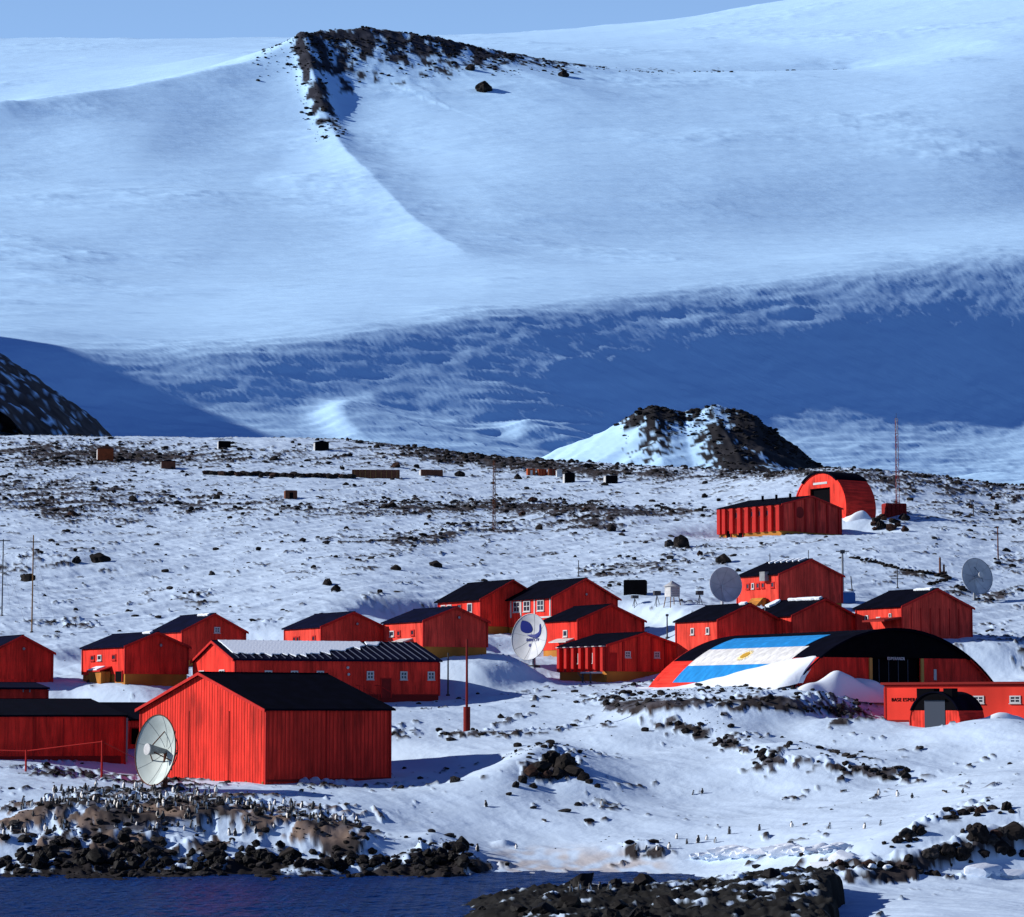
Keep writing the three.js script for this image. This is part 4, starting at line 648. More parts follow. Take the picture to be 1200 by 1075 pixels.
{ const q = dish('satellite_dish', 622.5, 747, 782, 54, -0.72, 0.10, 'pale blue dish with a dark blue emblem in front of the houses', M.dishWhite, M.steel, { depth: 0.14, feed: 0 });
  const r = q.r, up = (g) => q.put(g.rotateX(-Math.PI / 2).rotateY(Math.PI).translate(0, q.rim * 0.5, 0));   // emblem lies on struts of the dish mouth
  const surf = (g) => { const p = g.attributes.position; for (let i = 0; i < p.count; i++) { const x = p.getX(i), z = p.getZ(i); p.setY(i, p.getY(i) + (x * x + z * z) / (r * r) * q.rim + 0.03); } g.computeVertexNormals(); return q.put(g); };
  const flatten = (sh) => { const g = new THREE.ShapeGeometry(sh, 20); g.rotateX(Math.PI / 2); const p = g.attributes.position; for (let i = 0; i < p.count; i++) p.setZ(i, p.getZ(i)); return g; };
  const S = (pts) => { const sh = new THREE.Shape(); sh.moveTo(...pts[0]); sh.splineThru(pts.slice(1).concat([pts[0]]).map(([x, y]) => new THREE.Vector2(x, y))); return sh; };
  const k = r; // x to the right in the dish mouth, y up
  const add = (name, sh) => { const e = new THREE.ExtrudeGeometry(sh, { depth: 0.02, bevelEnabled: false, curveSegments: 10 }); e.rotateX(-Math.PI / 2); mesh(name, surf(e), M.blueDeep, q.rf); };
  add('emblem', S([[-0.62 * k, 0.50 * k], [-0.50 * k, 0.72 * k], [-0.2 * k, 0.66 * k], [-0.04 * k, 0.42 * k], [-0.12 * k, 0.24 * k], [-0.4 * k, 0.2 * k], [-0.6 * k, 0.3 * k]]));
  add('emblem', S([[-0.36 * k, 0.12 * k], [-0.05 * k, 0.0 * k], [0.3 * k, 0.0 * k], [0.5 * k, 0.2 * k], [0.52 * k, 0.55 * k], [0.42 * k, 0.5 * k], [0.36 * k, 0.26 * k], [0.1 * k, 0.14 * k], [-0.1 * k, 0.14 * k]]));
  const tg = text('DIRECTV', 0.13 * k, 0.02); tg.rotateX(-Math.PI / 2); tg.translate(0.02 * k, 0, 0.16 * k); mesh('emblem_lettering', surf(tg), M.blueDeep, q.rf);
  add('feed_mount', S([[-0.2 * k, -0.32 * k], [-0.12 * k, -0.26 * k], [-0.06 * k, -0.34 * k], [-0.12 * k, -0.42 * k]])); }
dish('satellite_dish', 848.5, 686, -243, 41, 0.35, 0.10, 'deep grey-faced dish next to the house with the orange stair', M.dishGrey, M.dishWhite, { depth: 0.26, feed: 0 });
dish('satellite_dish', 1144, 676, 704, 43, 0.45, 0.18, 'round grey dish on a pole standing on stony snow', M.dishGrey, M.steel, { depth: 0.12, feed: 0.32 });

// ------------------------------------------------------------ masts, poles, fences
function pole(name, u, vTop, vBase, label, m_, rPx = 1.2, opt = {}) {
  const g = hit(u, vBase), s = F / -g.z, h = (vBase - vTop) / s, r = rPx / 2 / s, o = thing(name, g, 0, label, opt.category ?? 'pole', opt.group);
  mesh('shaft', new THREE.CylinderGeometry(r * 0.75, r, h + 0.8, 10).translate(0, h / 2 - 0.4, 0), m_, o);
  if (opt.sleeve) mesh('sleeve', new THREE.CylinderGeometry(r * opt.sleeve, r * opt.sleeve, opt.sleeveH / s + 0.5, 12).translate(0, opt.sleeveH / s / 2 - 0.25, 0), m_, o);
  if (opt.arm) for (const q of opt.arm) mesh('cross_arm', bx(-0.9, 0.9, h * q - 0.06, h * q + 0.06, -0.06, 0.06), M.darkSteel, o);
  if (opt.box) mesh('equipment_box', bx(-opt.box, opt.box, h - opt.box * 1.6, h - 0.02, -opt.box, opt.box), opt.boxM ?? M.darkSteel, o);
  if (opt.stay) for (const q of [0.6, 2.7, 4.8]) mesh('guy_wire', rod(V(0, h * 0.85, 0), V(Math.cos(q) * h * 0.4, nearH(g.x + Math.cos(q) * h * 0.4, -g.z - Math.sin(q) * h * 0.4) - g.y, Math.sin(q) * h * 0.4), 0.012, 0.012, 5), M.steel, o);
  mesh('foot', new THREE.CylinderGeometry(r * 1.6 + 0.05, r * 1.8 + 0.08, 0.5, 10).translate(0, -0.1, 0), M.darkSteel, o);
  return o;
}
function lattice(name, u, vTop, vBase, label, m_, wPx, bands) {
  const g = typeof u === 'number' ? hit(u, vBase) : u, s = F / -g.z, h = (vBase - vTop) / s, w = wPx / s / 2, o = thing(name, g, 0, label, 'mast'), n = Math.round(h / (w * 3.2)), cor = [0, 1, 2].map((i) => [Math.cos(i * 2.094 + 0.4), Math.sin(i * 2.094 + 0.4)]), q = (i, y) => { const e = w * (1 - 0.35 * y / h); return V(cor[i][0] * e, y, cor[i][1] * e); };
  for (let i = 0; i < 3; i++) mesh('leg', rod(q(i, -0.6), q(i, h), 0.05, 0.04, 6), m_, o);
  for (let b = 0; b < bands; b++) { const list = []; for (let k = Math.floor(n * b / bands); k < Math.floor(n * (b + 1) / bands); k++) { const y0 = h * k / n, y1 = h * (k + 1) / n; for (let i = 0; i < 3; i++) { const j = (i + 1) % 3; list.push(rod(q(i, y0), q(j, y1), 0.035, 0.035, 5), rod(q(i, y1), q(j, y1), 0.035, 0.035, 5)); } } stuff(mesh('bracing', merged(list), b % 2 ? M.white : m_, o)); }
  mesh('top_antenna', rod(V(0, h, 0), V(0, h + h * 0.06, 0), 0.05, 0.03, 6), M.darkSteel, o);
  return { o, h };
}
pole('pipe_mast', 547, 750, 857, 'tall red pipe mast with a thicker lower sleeve standing in open snow', M.redDark, 3.4, { category: 'mast', sleeve: 2.4, sleeveH: 28 });
pole('thin_pole', 525, 766, 816, 'thin dark pole at the end of the long snowy-roofed building', M.darkSteel, 2.2);
pole('thin_pole', 782, 722, 750, 'thin dark pole between the ribbed hall and the twin-windowed house', M.darkSteel, 2.0, { box: 0.18 });
pole('antenna_pole', 37, 628, 742, 'slender grey antenna pole with a crossbar near two round boulders', M.timber, 1.8, { arm: [0.93], stay: true });
pole('antenna_pole', 2, 632, 722, 'dark antenna pole standing above the plain-gabled red house', M.darkSteel, 1.6, { arm: [0.98], stay: true });
pole('utility_pole', 988, 645, 700, 'pale grey utility pole with cross arm beside the house with orange stair', M.grey, 3.0, { arm: [0.97], box: 0.3, stay: true });
pole('thin_pole', 1000, 676, 706, 'leaning dark pole beside the blue barrel', M.darkSteel, 1.6).rotation.z = 0.08;
pole('thin_pole', 1052, 668, 690, 'short thin antenna pole behind the house with vertical-board gable', M.darkSteel, 1.4, { arm: [0.5] });
for (const [u, t, l] of [[1102, 655, 'taller dark wooden post of a pair beside a rope line of stones'], [1106.5, 662, 'shorter dark wooden post of a pair beside a rope line of stones']]) pole('wooden_post', u, t, 676, l, M.rust, 3.0, { category: 'post' });
pole('wooden_post', 1170, 618, 657, 'rusty post with small crosspiece standing high on the snowy slope', M.rust, 1.8, { category: 'post', arm: [0.8] });
pole('thin_pole', 678, 657, 676, 'short dark stake behind the tallest black-roofed houses', M.darkSteel, 1.3);
pole('thin_pole', 1141, 592, 606, 'small dark stake near the dark rubble of the far hangar', M.darkSteel, 1.4);
pole('marker_stake', 945, 660, 672, 'tiny stake behind the orange-stair house', M.darkSteel, 1.2);
lattice('lattice_mast', 579, 540, 621, 'reddish lattice mast on the open snow plateau', M.rust, 4.5, 1);
{ const t = lattice('lattice_tower', 1052, 490, 598, 'tall red and white banded lattice tower beyond the far hangar', M.redDark, 5.5, 6); }
{ // rail fence before the long shed
  const posts = [[30, 880, 905], [119, 870, 912]], g0 = hit(30, 905), o = thing('rail_fence', g0, 0, 'thin red rail fence before the long low shed', 'fence'); let last = null;
  for (const [u, t, b_] of [[-40, 878, 902], ...posts]) { const g = hit(u, b_), s = F / -g.z, h = (b_ - t) / s, q = V(g.x - g0.x, g.y - g0.y, g.z - g0.z); mesh('post', rod(V(q.x, q.y - 0.5, q.z), V(q.x, q.y + h, q.z), 0.09, 0.08), M.redTrim, o); if (last) mesh('rail', rod(last, V(q.x, q.y + h - 0.1, q.z), 0.05), M.redTrim, o); last = V(q.x, q.y + h - 0.1, q.z); }
  mesh('stay_cable', rod(last, V(last.x + 5.5, last.y - 2.6, last.z + 1.5), 0.03), M.redDark, o);
}
// ------------------------------------------------------------ small huts, boxes, barrels
function boxThing(name, u, v, wPx, hPx, label, m_, cat, opt = {}) {
  const g = hit(u, v), s = F / -g.z, w = wPx / s, h = hPx / s, dp = (opt.dep ?? 0.7) * w, o = thing(name, V(g.x, g.y, g.z - dp / 2), opt.turn ?? 0.25, label, cat, opt.group);
  const e = 0.06 * Math.min(w, h), sh = new THREE.Shape([[-w / 2, -0.5], [w / 2, -0.5], [w / 2, h - e], [w / 2 - e, h], [-w / 2 + e, h], [-w / 2, h - e]].map(([x, y]) => new THREE.Vector2(x, y)));
  mesh('body', new THREE.ExtrudeGeometry(sh, { depth: dp, bevelEnabled: true, bevelSize: 0.03, bevelThickness: 0.03, bevelSegments: 1 }).translate(0, 0, -dp / 2), m_, o);
  if (opt.bars) for (let i = 0; i < opt.bars; i++) { const x = lerp(-w / 2, w / 2, (i + 0.5) / opt.bars); mesh('upright', bx(x - 0.08, x + 0.08, -0.1, h - e, dp / 2 + 0.032, dp / 2 + 0.16), opt.barM ?? m_, o); }
  if (opt.roof) mesh('roof', prism([[-w / 2 - 0.2, h], [w / 2 + 0.2, h], [0, h + opt.roof / s]], dp + 0.4).translate(0, 0.01, -dp / 2 - 0.2), opt.roofM ?? M.roof, o);
  if (opt.snow) mesh('snow_cap', bx(-w / 2 + e, w / 2 - e, h + 0.032, h + 0.2, -dp / 2 + 0.1, dp / 2 - 0.1), M.snow, o);
  if (opt.door) mesh('door', bx(-w * 0.15, w * 0.15, -0.2, h * 0.75, dp / 2 + 0.032, dp / 2 + 0.1), opt.door, o);
  if (opt.side) mesh('side_panel', bx(-w / 2 - 0.12, -w / 2 - 0.034, -0.3, h * 0.95, -dp * 0.45, dp * 0.45), opt.side, o);
  return o;
}
boxThing('container', 622, 558, 9, 8, 'rust-orange container with white door beside two others on the plateau', M.rustOrange, 'container', { door: M.white });
boxThing('container', 635, 558, 10, 8, 'rust-orange container in the middle of three on the plateau', M.rustOrange, 'container', { bars: 3, barM: M.redDark });
boxThing('container', 647, 558, 9, 8, 'dark rust container ending the row of three on the plateau', M.rust, 'container', { bars: 2, barM: M.redDark });
boxThing('white_hut', 655, 559, 6, 7, 'tiny white hut next to the rust-coloured containers', M.white, 'hut', { roof: 2, roofM: M.white });
boxThing('dark_shed', 667, 566, 12, 11, 'dark shed with one white side on the plateau below the containers', M.black, 'shed', { side: M.white, roof: 2 });
boxThing('dark_shed', 716, 567, 14, 9, 'dark low shed with snow at its foot near the rocky ridge', M.black, 'shed', { side: M.white });
boxThing('container', 505, 558, 26, 7, 'brown container with one white end on the plateau', M.rust, 'container', { side: M.white, dep: 0.4 });
boxThing('timber_stack', 440, 561, 56, 10, 'long brown stack of timber ending the stone wall', M.rust, 'timber stack', { bars: 9, barM: M.timber, dep: 0.25, turn: 0.05 });
boxThing('brown_crate', 340, 585, 14, 10, 'brown crate alone among stones on the upper slope', M.rust, 'crate', { door: M.black });
boxThing('red_hut', 122, 539, 18, 13, 'small rust-red hut with white end on the stony rise', M.rustOrange, 'hut', { side: M.white, roof: 4, roofM: M.rust });
boxThing('red_hut', 196, 550, 16, 9, 'low rust-red hut among rubble beside another on the rise', M.rust, 'hut', { side: M.grey, roof: 2 });
boxThing('dark_shed', 262, 525, 14, 8, 'small dark shed with a white side on the crest of the plateau', M.black, 'shed', { side: M.white });
boxThing('dark_shed', 376, 528, 16, 9, 'dark hut with white side by stones on the plateau crest', M.black, 'shed', { side: M.white, roof: 2 });
boxThing('dark_trailer', 745, 697, 26, 17, 'dark box trailer with rounded edges near the white hut on legs', M.black, 'trailer', { turn: -0.15, dep: 0.5 });
boxThing('blue_barrel_box', 993, 708, 17, 13, 'blue tank box squeezed between red roofs', mat(0.02, 0.08, 0.26, 0.5), 'tank', { snow: true });
boxThing('red_container', 1049, 606, 26, 15, 'dark red container standing by rubble beside the far hangar', M.redDark, 'container', { bars: 5, dep: 0.5 });
{ // instrument shelter: white louvred hut on legs
  const g = hit(788, 711), s = F / -g.z, o = thing('instrument_shelter', g, 0.5, 'small white louvred hut on tall legs by the instrument stands', 'hut'), w = 6.5 / s, h0 = 11 / s, h1 = 23 / s;
  mesh('body', bx(-w, w, h0, h1, -w, w), M.white, o); mesh('roof', new THREE.ConeGeometry(w * 1.75, 7 / s, 4).rotateY(Math.PI / 4).translate(0, h1 + 3.5 / s + 0.01, 0), M.white, o);
  for (const x of [-1, 1]) for (const z of [-1, 1]) mesh('leg', rod(V(x * w * 1.2, -0.5, z * w * 1.2), V(x * w * 0.85, h0 + 0.02, z * w * 0.85), 0.06), M.timber, o);
  for (let i = 0; i < 5; i++) mesh('louvre', bx(-w * 0.8, w * 0.8, lerp(h0, h1, (i + 0.6) / 5.6) - 0.04, lerp(h0, h1, (i + 0.6) / 5.6) + 0.04, w + 0.004, w + 0.08), M.grey, o);
}
for (const [u, v, h, l] of [[770, 711, 17, 'dark instrument stand left of none but the trailer and white hut'], [820, 709, 16, 'dark instrument stand between the white hut and the deep dish'], [744, 712, 12, 'low instrument stand just below the dark trailer']]) {
  const g = hit(u, v), s = F / -g.z, o = thing('instrument_stand', g, 0.3, l.replace(' left of none but', ' between'), 'instrument stand'), hh = h / s;
  for (let i = 0; i < 3; i++) mesh('leg', rod(V(0.5 * Math.cos(i * 2.1), -0.4, 0.5 * Math.sin(i * 2.1)), V(0, hh * 0.7, 0), 0.045), M.darkSteel, o); mesh('head', bx(-0.45, 0.45, hh * 0.7, hh, -0.3, 0.3), M.darkSteel, o);
}
for (const [u, l] of [[1051, 'pale barrel lying on its side before the board-gabled house'], [1073, 'larger pale barrel lying beside another before the board-gabled house']]) {
  const q = P(u + 7, 733, 215), o = thing('barrel', V(q.x, nearH(q.x, -q.z) + 0.6, q.z), 0.3, l, 'barrel');
  mesh('drum', new THREE.CylinderGeometry(0.75, 0.75, 1.5, 20).rotateX(Math.PI / 2), M.white, o); for (const z of [-0.5, 0, 0.5]) mesh('hoop', new THREE.TorusGeometry(0.76, 0.04, 6, 24).translate(0, 0, z), M.grey, o);
}
// ------------------------------------------------------------ rocks
function rockGeo(seed, det = 2, sq = 0.7) {
  const g = mergeVertices(flatPos(new THREE.IcosahedronGeometry(1, det))), p = g.attributes.position, r = rng(seed), cuts = [];
  for (let i = 0; i < 7; i++) cuts.push([V(r() - 0.5, r() - 0.4, r() - 0.5).normalize(), 0.55 + 0.3 * r()]);
  for (let i = 0; i < p.count; i++) { const q = V(p.getX(i), p.getY(i), p.getZ(i)); q.multiplyScalar(1 + 0.4 * PN.noise(q.x * 1.3 + seed, q.y * 1.3, q.z * 1.3) + (det > 2 ? 0.22 * PN.noise(q.x * 3.1 + seed, q.y * 3.1, q.z * 3.1) + 0.12 * PN.noise(q.x * 7 + seed, q.y * 7, q.z * 7) : 0)); for (const [n, k] of cuts) { const e = q.dot(n) - k; if (e > 0) q.addScaledVector(n, -e * 0.9); } q.y *= sq; p.setXYZ(i, q.x, q.y, q.z); }
  g.computeVertexNormals(); const o = toCreasedNormals(g, 0.5), n = o.attributes.position.count, uv = new Float32Array(n * 2); for (let i = 0; i < n; i++) { uv[2 * i] = o.attributes.position.getX(i) * 0.4 + o.attributes.position.getZ(i) * 0.2; uv[2 * i + 1] = o.attributes.position.getY(i) * 0.4 + o.attributes.position.getZ(i) * 0.15; }
  o.setAttribute('uv', new THREE.BufferAttribute(uv, 2)); return o;
}
function flatPos(g) { const o = new THREE.BufferGeometry(); o.setAttribute('position', g.attributes.position.clone()); return o; }
const RG = [1, 2, 3, 4, 5].map((k) => rockGeo(k * 17 + 3, 4, 0.55 + 0.09 * k)), RS = [6, 7, 8].map((k) => rockGeo(k * 13 + 1, 1, 0.65));
const rr = rng(404);
function boulder(u, v, wPx, label, group, m_ = M.rock, sink = 0.3, name = 'boulder') {
  const g = hit(u, v), s = F / -g.z, r = wPx / 2 / s, o = mesh(name, RG[Math.floor(rr() * 5)], m_); o.position.set(g.x, g.y + r * (0.5 - sink), g.z - r * 0.3); o.scale.set(r, r * (0.85 + 0.3 * rr()), r * (0.8 + 0.3 * rr())); o.rotation.set((rr() - 0.5) * 0.4, rr() * 6.28, (rr() - 0.5) * 0.4); const tone = m_ === M.rockGrey ? 'grey' : m_ === M.rockRed ? 'brown' : m_ === M.rockWet ? 'black' : 'dark'; return tag(o, group ? `${wPx > 16 ? 'large' : wPx > 9 ? 'middling' : 'small'} ${tone} ${label}` : label, 'boulder', group);
}
boulder(117, 659, 22, 'round dark boulder alone on open snow with a long shadow');
boulder(32, 682, 18, 'dark boulder beside the slender antenna pole');
boulder(800, 642, 26, 'large dark boulder capped with snow on the slope above the white hut');
boulder(784, 641, 14, 'smaller boulder leaning against the large snow-capped one', undefined, M.rockGrey);
boulder(847, 659, 20, 'jagged dark boulder above the deep grey dish');
boulder(464, 669, 13, 'dark oval boulder upslope of the navy-roofed houses');
boulder(511, 665, 14, 'dark blocky boulder upslope of the tall black-roofed house');
boulder(393, 694, 12, 'small dark boulder alone on smooth snow uphill of a navy-roofed house', undefined);
boulder(533, 918, 12, 'round grey boulder on the snow below the barn shadow', undefined, M.rockGrey);
boulder(587, 842, 9, 'small round dark rock beside the red pipe mast', undefined);
boulder(1105, 828, 9, 'dark rock at the foot of the black quonset hut', undefined);
{ const SL = 'boulder strewn over the upper snow slope', GR = 'boulders strewn over the upper slope';
  for (let i = 0; i < 150; i++) { const u = rr() * 1190 + 5, v = lerp(512, 700, Math.pow(rr(), 1.15)); const a = bareAmount(u, v); if (a < 0.12 + 0.2 * rr() && rr() > 0.2) continue; if (u > 830 && u < 1070 && v > 540 && v < 640) continue; boulder(u, v + 3, 5 + 8 * Math.pow(rr(), 2), SL, GR, rr() < 0.8 ? M.rock : rr() < 0.5 ? M.rockRed : M.rockGrey); } }
{ const OL = 'jagged rock of the outcrop rising from the lower snowfield', GR = 'rocks of the snowfield outcrop';
  for (const [u, v, w] of [[622, 910, 18], [634, 903, 22], [648, 900, 26], [662, 903, 28], [672, 910, 26], [683, 915, 16], [640, 915, 18], [655, 915, 20], [612, 918, 13], [604, 926, 10], [596, 933, 9], [690, 921, 12], [625, 925, 10], [700, 927, 10]]) boulder(u, v, w, OL, GR, w === 18 ? M.rockRed : M.rock, 0.15); }
{ const OL = 'angular rock along the stony crests below the flag hangar', GR = 'rocks along the lower crests';
  for (let i = 0; i < 80; i++) { const c = [[705, 828, 905, 822], [780, 851, 905, 890], [940, 896, 1065, 908], [890, 822, 1000, 838]][i % 4], t = rr(), u = lerp(c[0], c[2], t), v = lerp(c[1], c[3], t) + (rr() - 0.4) * 9; boulder(u, v, 5 + 8 * rr() * rr(), OL, GR, rr() < 0.7 ? M.rock : M.rockGrey, 0.1); } }
{ const OL = 'wet rock on the penguin shore above the sea', GR = 'dark rocks of the penguin shore';
  for (let i = 0; i < 110; i++) { const u = lerp(-10, 450, rr()), v = lerp(985, 1021, Math.pow(rr(), 0.6)) + (u > 380 ? 2 : 0); boulder(u, v, 9 + 17 * rr() * rr(), OL, GR, rr() < 0.75 ? M.rockWet : M.rock, 0.15, 'shore_rock'); }
  for (let i = 0; i < 60; i++) boulder(lerp(-5, 560, rr()), lerp(1010, 1023, rr()), 8 + 12 * rr() * rr(), 'rock at the waterline below the penguin colony', 'rocks along the waterline', M.rockWet, 0.1, 'shore_rock');
  for (let i = 0; i < 22; i++) boulder(lerp(478, 548, rr()), lerp(996, 1017, rr()), 8 + 10 * rr(), 'rock of the small shore mound beside the tan beach', 'rocks of the small shore mound', M.rockWet, 0.05, 'shore_rock'); }
{ const OL = 'rock set in the ice bank by the water', GR = 'rocks set in the ice bank';
  for (const [u, v, w] of [[1065, 985, 34], [1078, 978, 30], [1052, 992, 22], [1090, 1008, 34], [1112, 1004, 40], [1128, 1016, 36], [1150, 1000, 44], [1172, 1006, 40], [1190, 1000, 44], [1168, 990, 30], [1140, 985, 26], [1076, 1026, 22], [1098, 1028, 20], [1020, 1030, 26], [1000, 1028, 20], [1042, 1034, 22], [985, 1033, 24], [1060, 1036, 18], [1150, 953, 26], [1130, 958, 22], [1180, 950, 24], [1110, 963, 18]]) { boulder(u, v, w * 0.62, OL, GR, rr() < 0.6 ? M.rock : rr() < 0.5 ? M.rockRed : M.rockGrey, 0.25, 'bank_rock'); for (let k = 0; k < 3; k++) boulder(u + (rr() - 0.5) * w * 1.5, v + (rr() - 0.5) * w * 0.45, w * (0.2 + 0.25 * rr()), OL, GR, rr() < 0.8 ? M.rock : M.rockGrey, 0.2, 'bank_rock'); } }
{ // stone wall on the plateau: its stones can be told apart
  const g0 = hit(240, 557), o = thing('stone_wall', g0, 0, 'low dry-stone wall running along the upper plateau', 'wall');
  for (let i = 0; i < 44; i++) { const u = lerp(240, 412, i / 43), g = hit(u, lerp(556, 560, i / 43) + rr()), m = mesh('stone', RS[i % 3], i % 5 ? M.rock : M.rockRed, o), k = 0.75 + 0.35 * rr(); m.position.set(g.x - g0.x, g.y - g0.y + 0.35, g.z - g0.z); m.scale.set(k * 1.2, k, k); m.rotation.y = rr() * 6; }
}
{ // stone line by the wooden posts
  const g0 = hit(1030, 662), o = thing('stone_line', g0, 0, 'winding line of dark stones leading to the wooden posts', 'stone row'); const path = [[1000, 655], [1030, 661], [1055, 668], [1080, 672], [1105, 676], [1112, 680], [1090, 686]];
  for (let i = 0; i < 36; i++) { const t = i / 35 * (path.length - 1.001), k = Math.floor(t), u = lerp(path[k][0], path[k + 1][0], t - k), v = lerp(path[k][1], path[k + 1][1], t - k), g = hit(u, v + rr()), m = mesh('stone', RS[i % 3], M.rock, o), e = 0.3 + 0.3 * rr(); m.position.set(g.x - g0.x, g.y - g0.y + 0.15, g.z - g0.z); m.scale.setScalar(e); m.rotation.y = rr() * 6; }
}
{ // rubble pile by the far hangar
  for (let i = 0; i < 16; i++) boulder(lerp(1022, 1062, rr()), lerp(606, 625, rr()), 7 + 6 * rr(), 'rubble block heaped beside the far arched hangar', 'rubble beside the far hangar', rr() < 0.6 ? M.rock : M.rockRed, 0.05, 'rubble_block'); }
{ // scattered stones: countless
  const list = [[], [], []], r = rng(77);
  for (let i = 0; i < 150000; i++) {
    const d = 172 * Math.pow(700 / 172, Math.pow(r(), 0.8)), x = (r() - 0.5) * 0.48 * d, pick = r(), sz = r();
    const h0 = baseH(x, d), [u, v] = toUV(x, h0, d), a = bareAmount(u, v); if (a < 0.06 || pick > a * 1.5) continue;
    if (bareMask(x, d, u, v) < 0.2 && pick > a * (v > 700 ? 0.08 : 0.16)) continue;
    const y = nearH(x, d), k = (0.055 + 0.34 * Math.pow(sz, 7)) * (0.7 + d / 450);
    list[i % 3].push([x, y + k * 0.15, -d, k, r() * 6.28, r()]);
  }
  list.forEach((l, q) => { const im = shade(new THREE.InstancedMesh(RS[q], [M.rock, M.rockGrey, M.rock][q], l.length)); im.name = numbered('scattered_stones'); const mx = new THREE.Matrix4(), qt = new THREE.Quaternion(); l.forEach(([x, y, z, k, t, e], i) => { qt.setFromEuler(new THREE.Euler(0.4 * (e - 0.5), t, 0.3 * (0.5 - e))); mx.compose(V(x, y, z), qt, V(k * (0.8 + 0.6 * e), k * (0.7 + 0.5 * (1 - e)), k)); im.setMatrixAt(i, mx); }); scene.add(im); stuff(im, 'loose dark stones scattered over the snow', 'stones'); });
  const far = [], rf = rng(99);
  const onRidge = (n, cnt, spread, size, t0, t1) => { const rd = RID.find((e) => e.n === n); for (let i = 0; i < cnt; i++) { const t = lerp(t0, t1, rf()) * (rd.q.length - 1.001), k = Math.floor(t), a = rd.q[k], b = rd.q[k + 1], x = lerp(a[0], b[0], t - k) + (rf() - 0.5) * spread, d = lerp(a[1], b[1], t - k) - Math.abs(rf() + rf() - 1) * spread * 1.2; far.push([x, d, size * (0.4 + 1.6 * Math.pow(rf(), 4))]); } };
  onRidge('summit', 1100, 100, 1.3, 0, 0.62); onRidge('summit', 150, 60, 1.2, 0.6, 1); onRidge('spur', 200, 36, 1.3, 0, 0.4); onRidge('hill', 300, 22, 0.6, 0.3, 0.5); onRidge('hill', 420, 26, 0.6, 0.6, 0.95); onRidge('hillspur', 160, 12, 0.5, 0, 1);
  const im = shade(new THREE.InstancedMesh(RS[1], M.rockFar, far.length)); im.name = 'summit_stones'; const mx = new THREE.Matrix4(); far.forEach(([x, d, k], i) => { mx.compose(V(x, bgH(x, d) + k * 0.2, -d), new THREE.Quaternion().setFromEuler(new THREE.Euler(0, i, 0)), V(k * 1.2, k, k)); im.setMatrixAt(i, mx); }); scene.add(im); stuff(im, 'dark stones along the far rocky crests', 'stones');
}
{ // boulders lying on the ice cap below the summit ridge
  const onIce = (u, v, w, l) => { let d = 1500 * D; for (; d < 2600 * D; d += 4) if (bgH(xAt(u, v, d), d) >= yAt(v, d)) break; const x = xAt(u, v, d), r = w / 2 * d / F, m = mesh('boulder', RG[2], M.rock); m.position.set(x, bgH(x, d) + r * 0.3, -d); m.scale.set(r, r * 1.1, r); m.rotation.y = u; tag(m, l, 'boulder'); };
  onIce(566, 106, 20, 'largest lone boulder on the ice slope below the summit ridge'); onIce(552, 82, 12, 'boulder tucked just under the summit ridge'); onIce(660, 90, 13, 'flat boulder under the tapering end of the summit ridge'); onIce(380, 132, 8, 'small boulder at the tip of the dark summit spur');
}
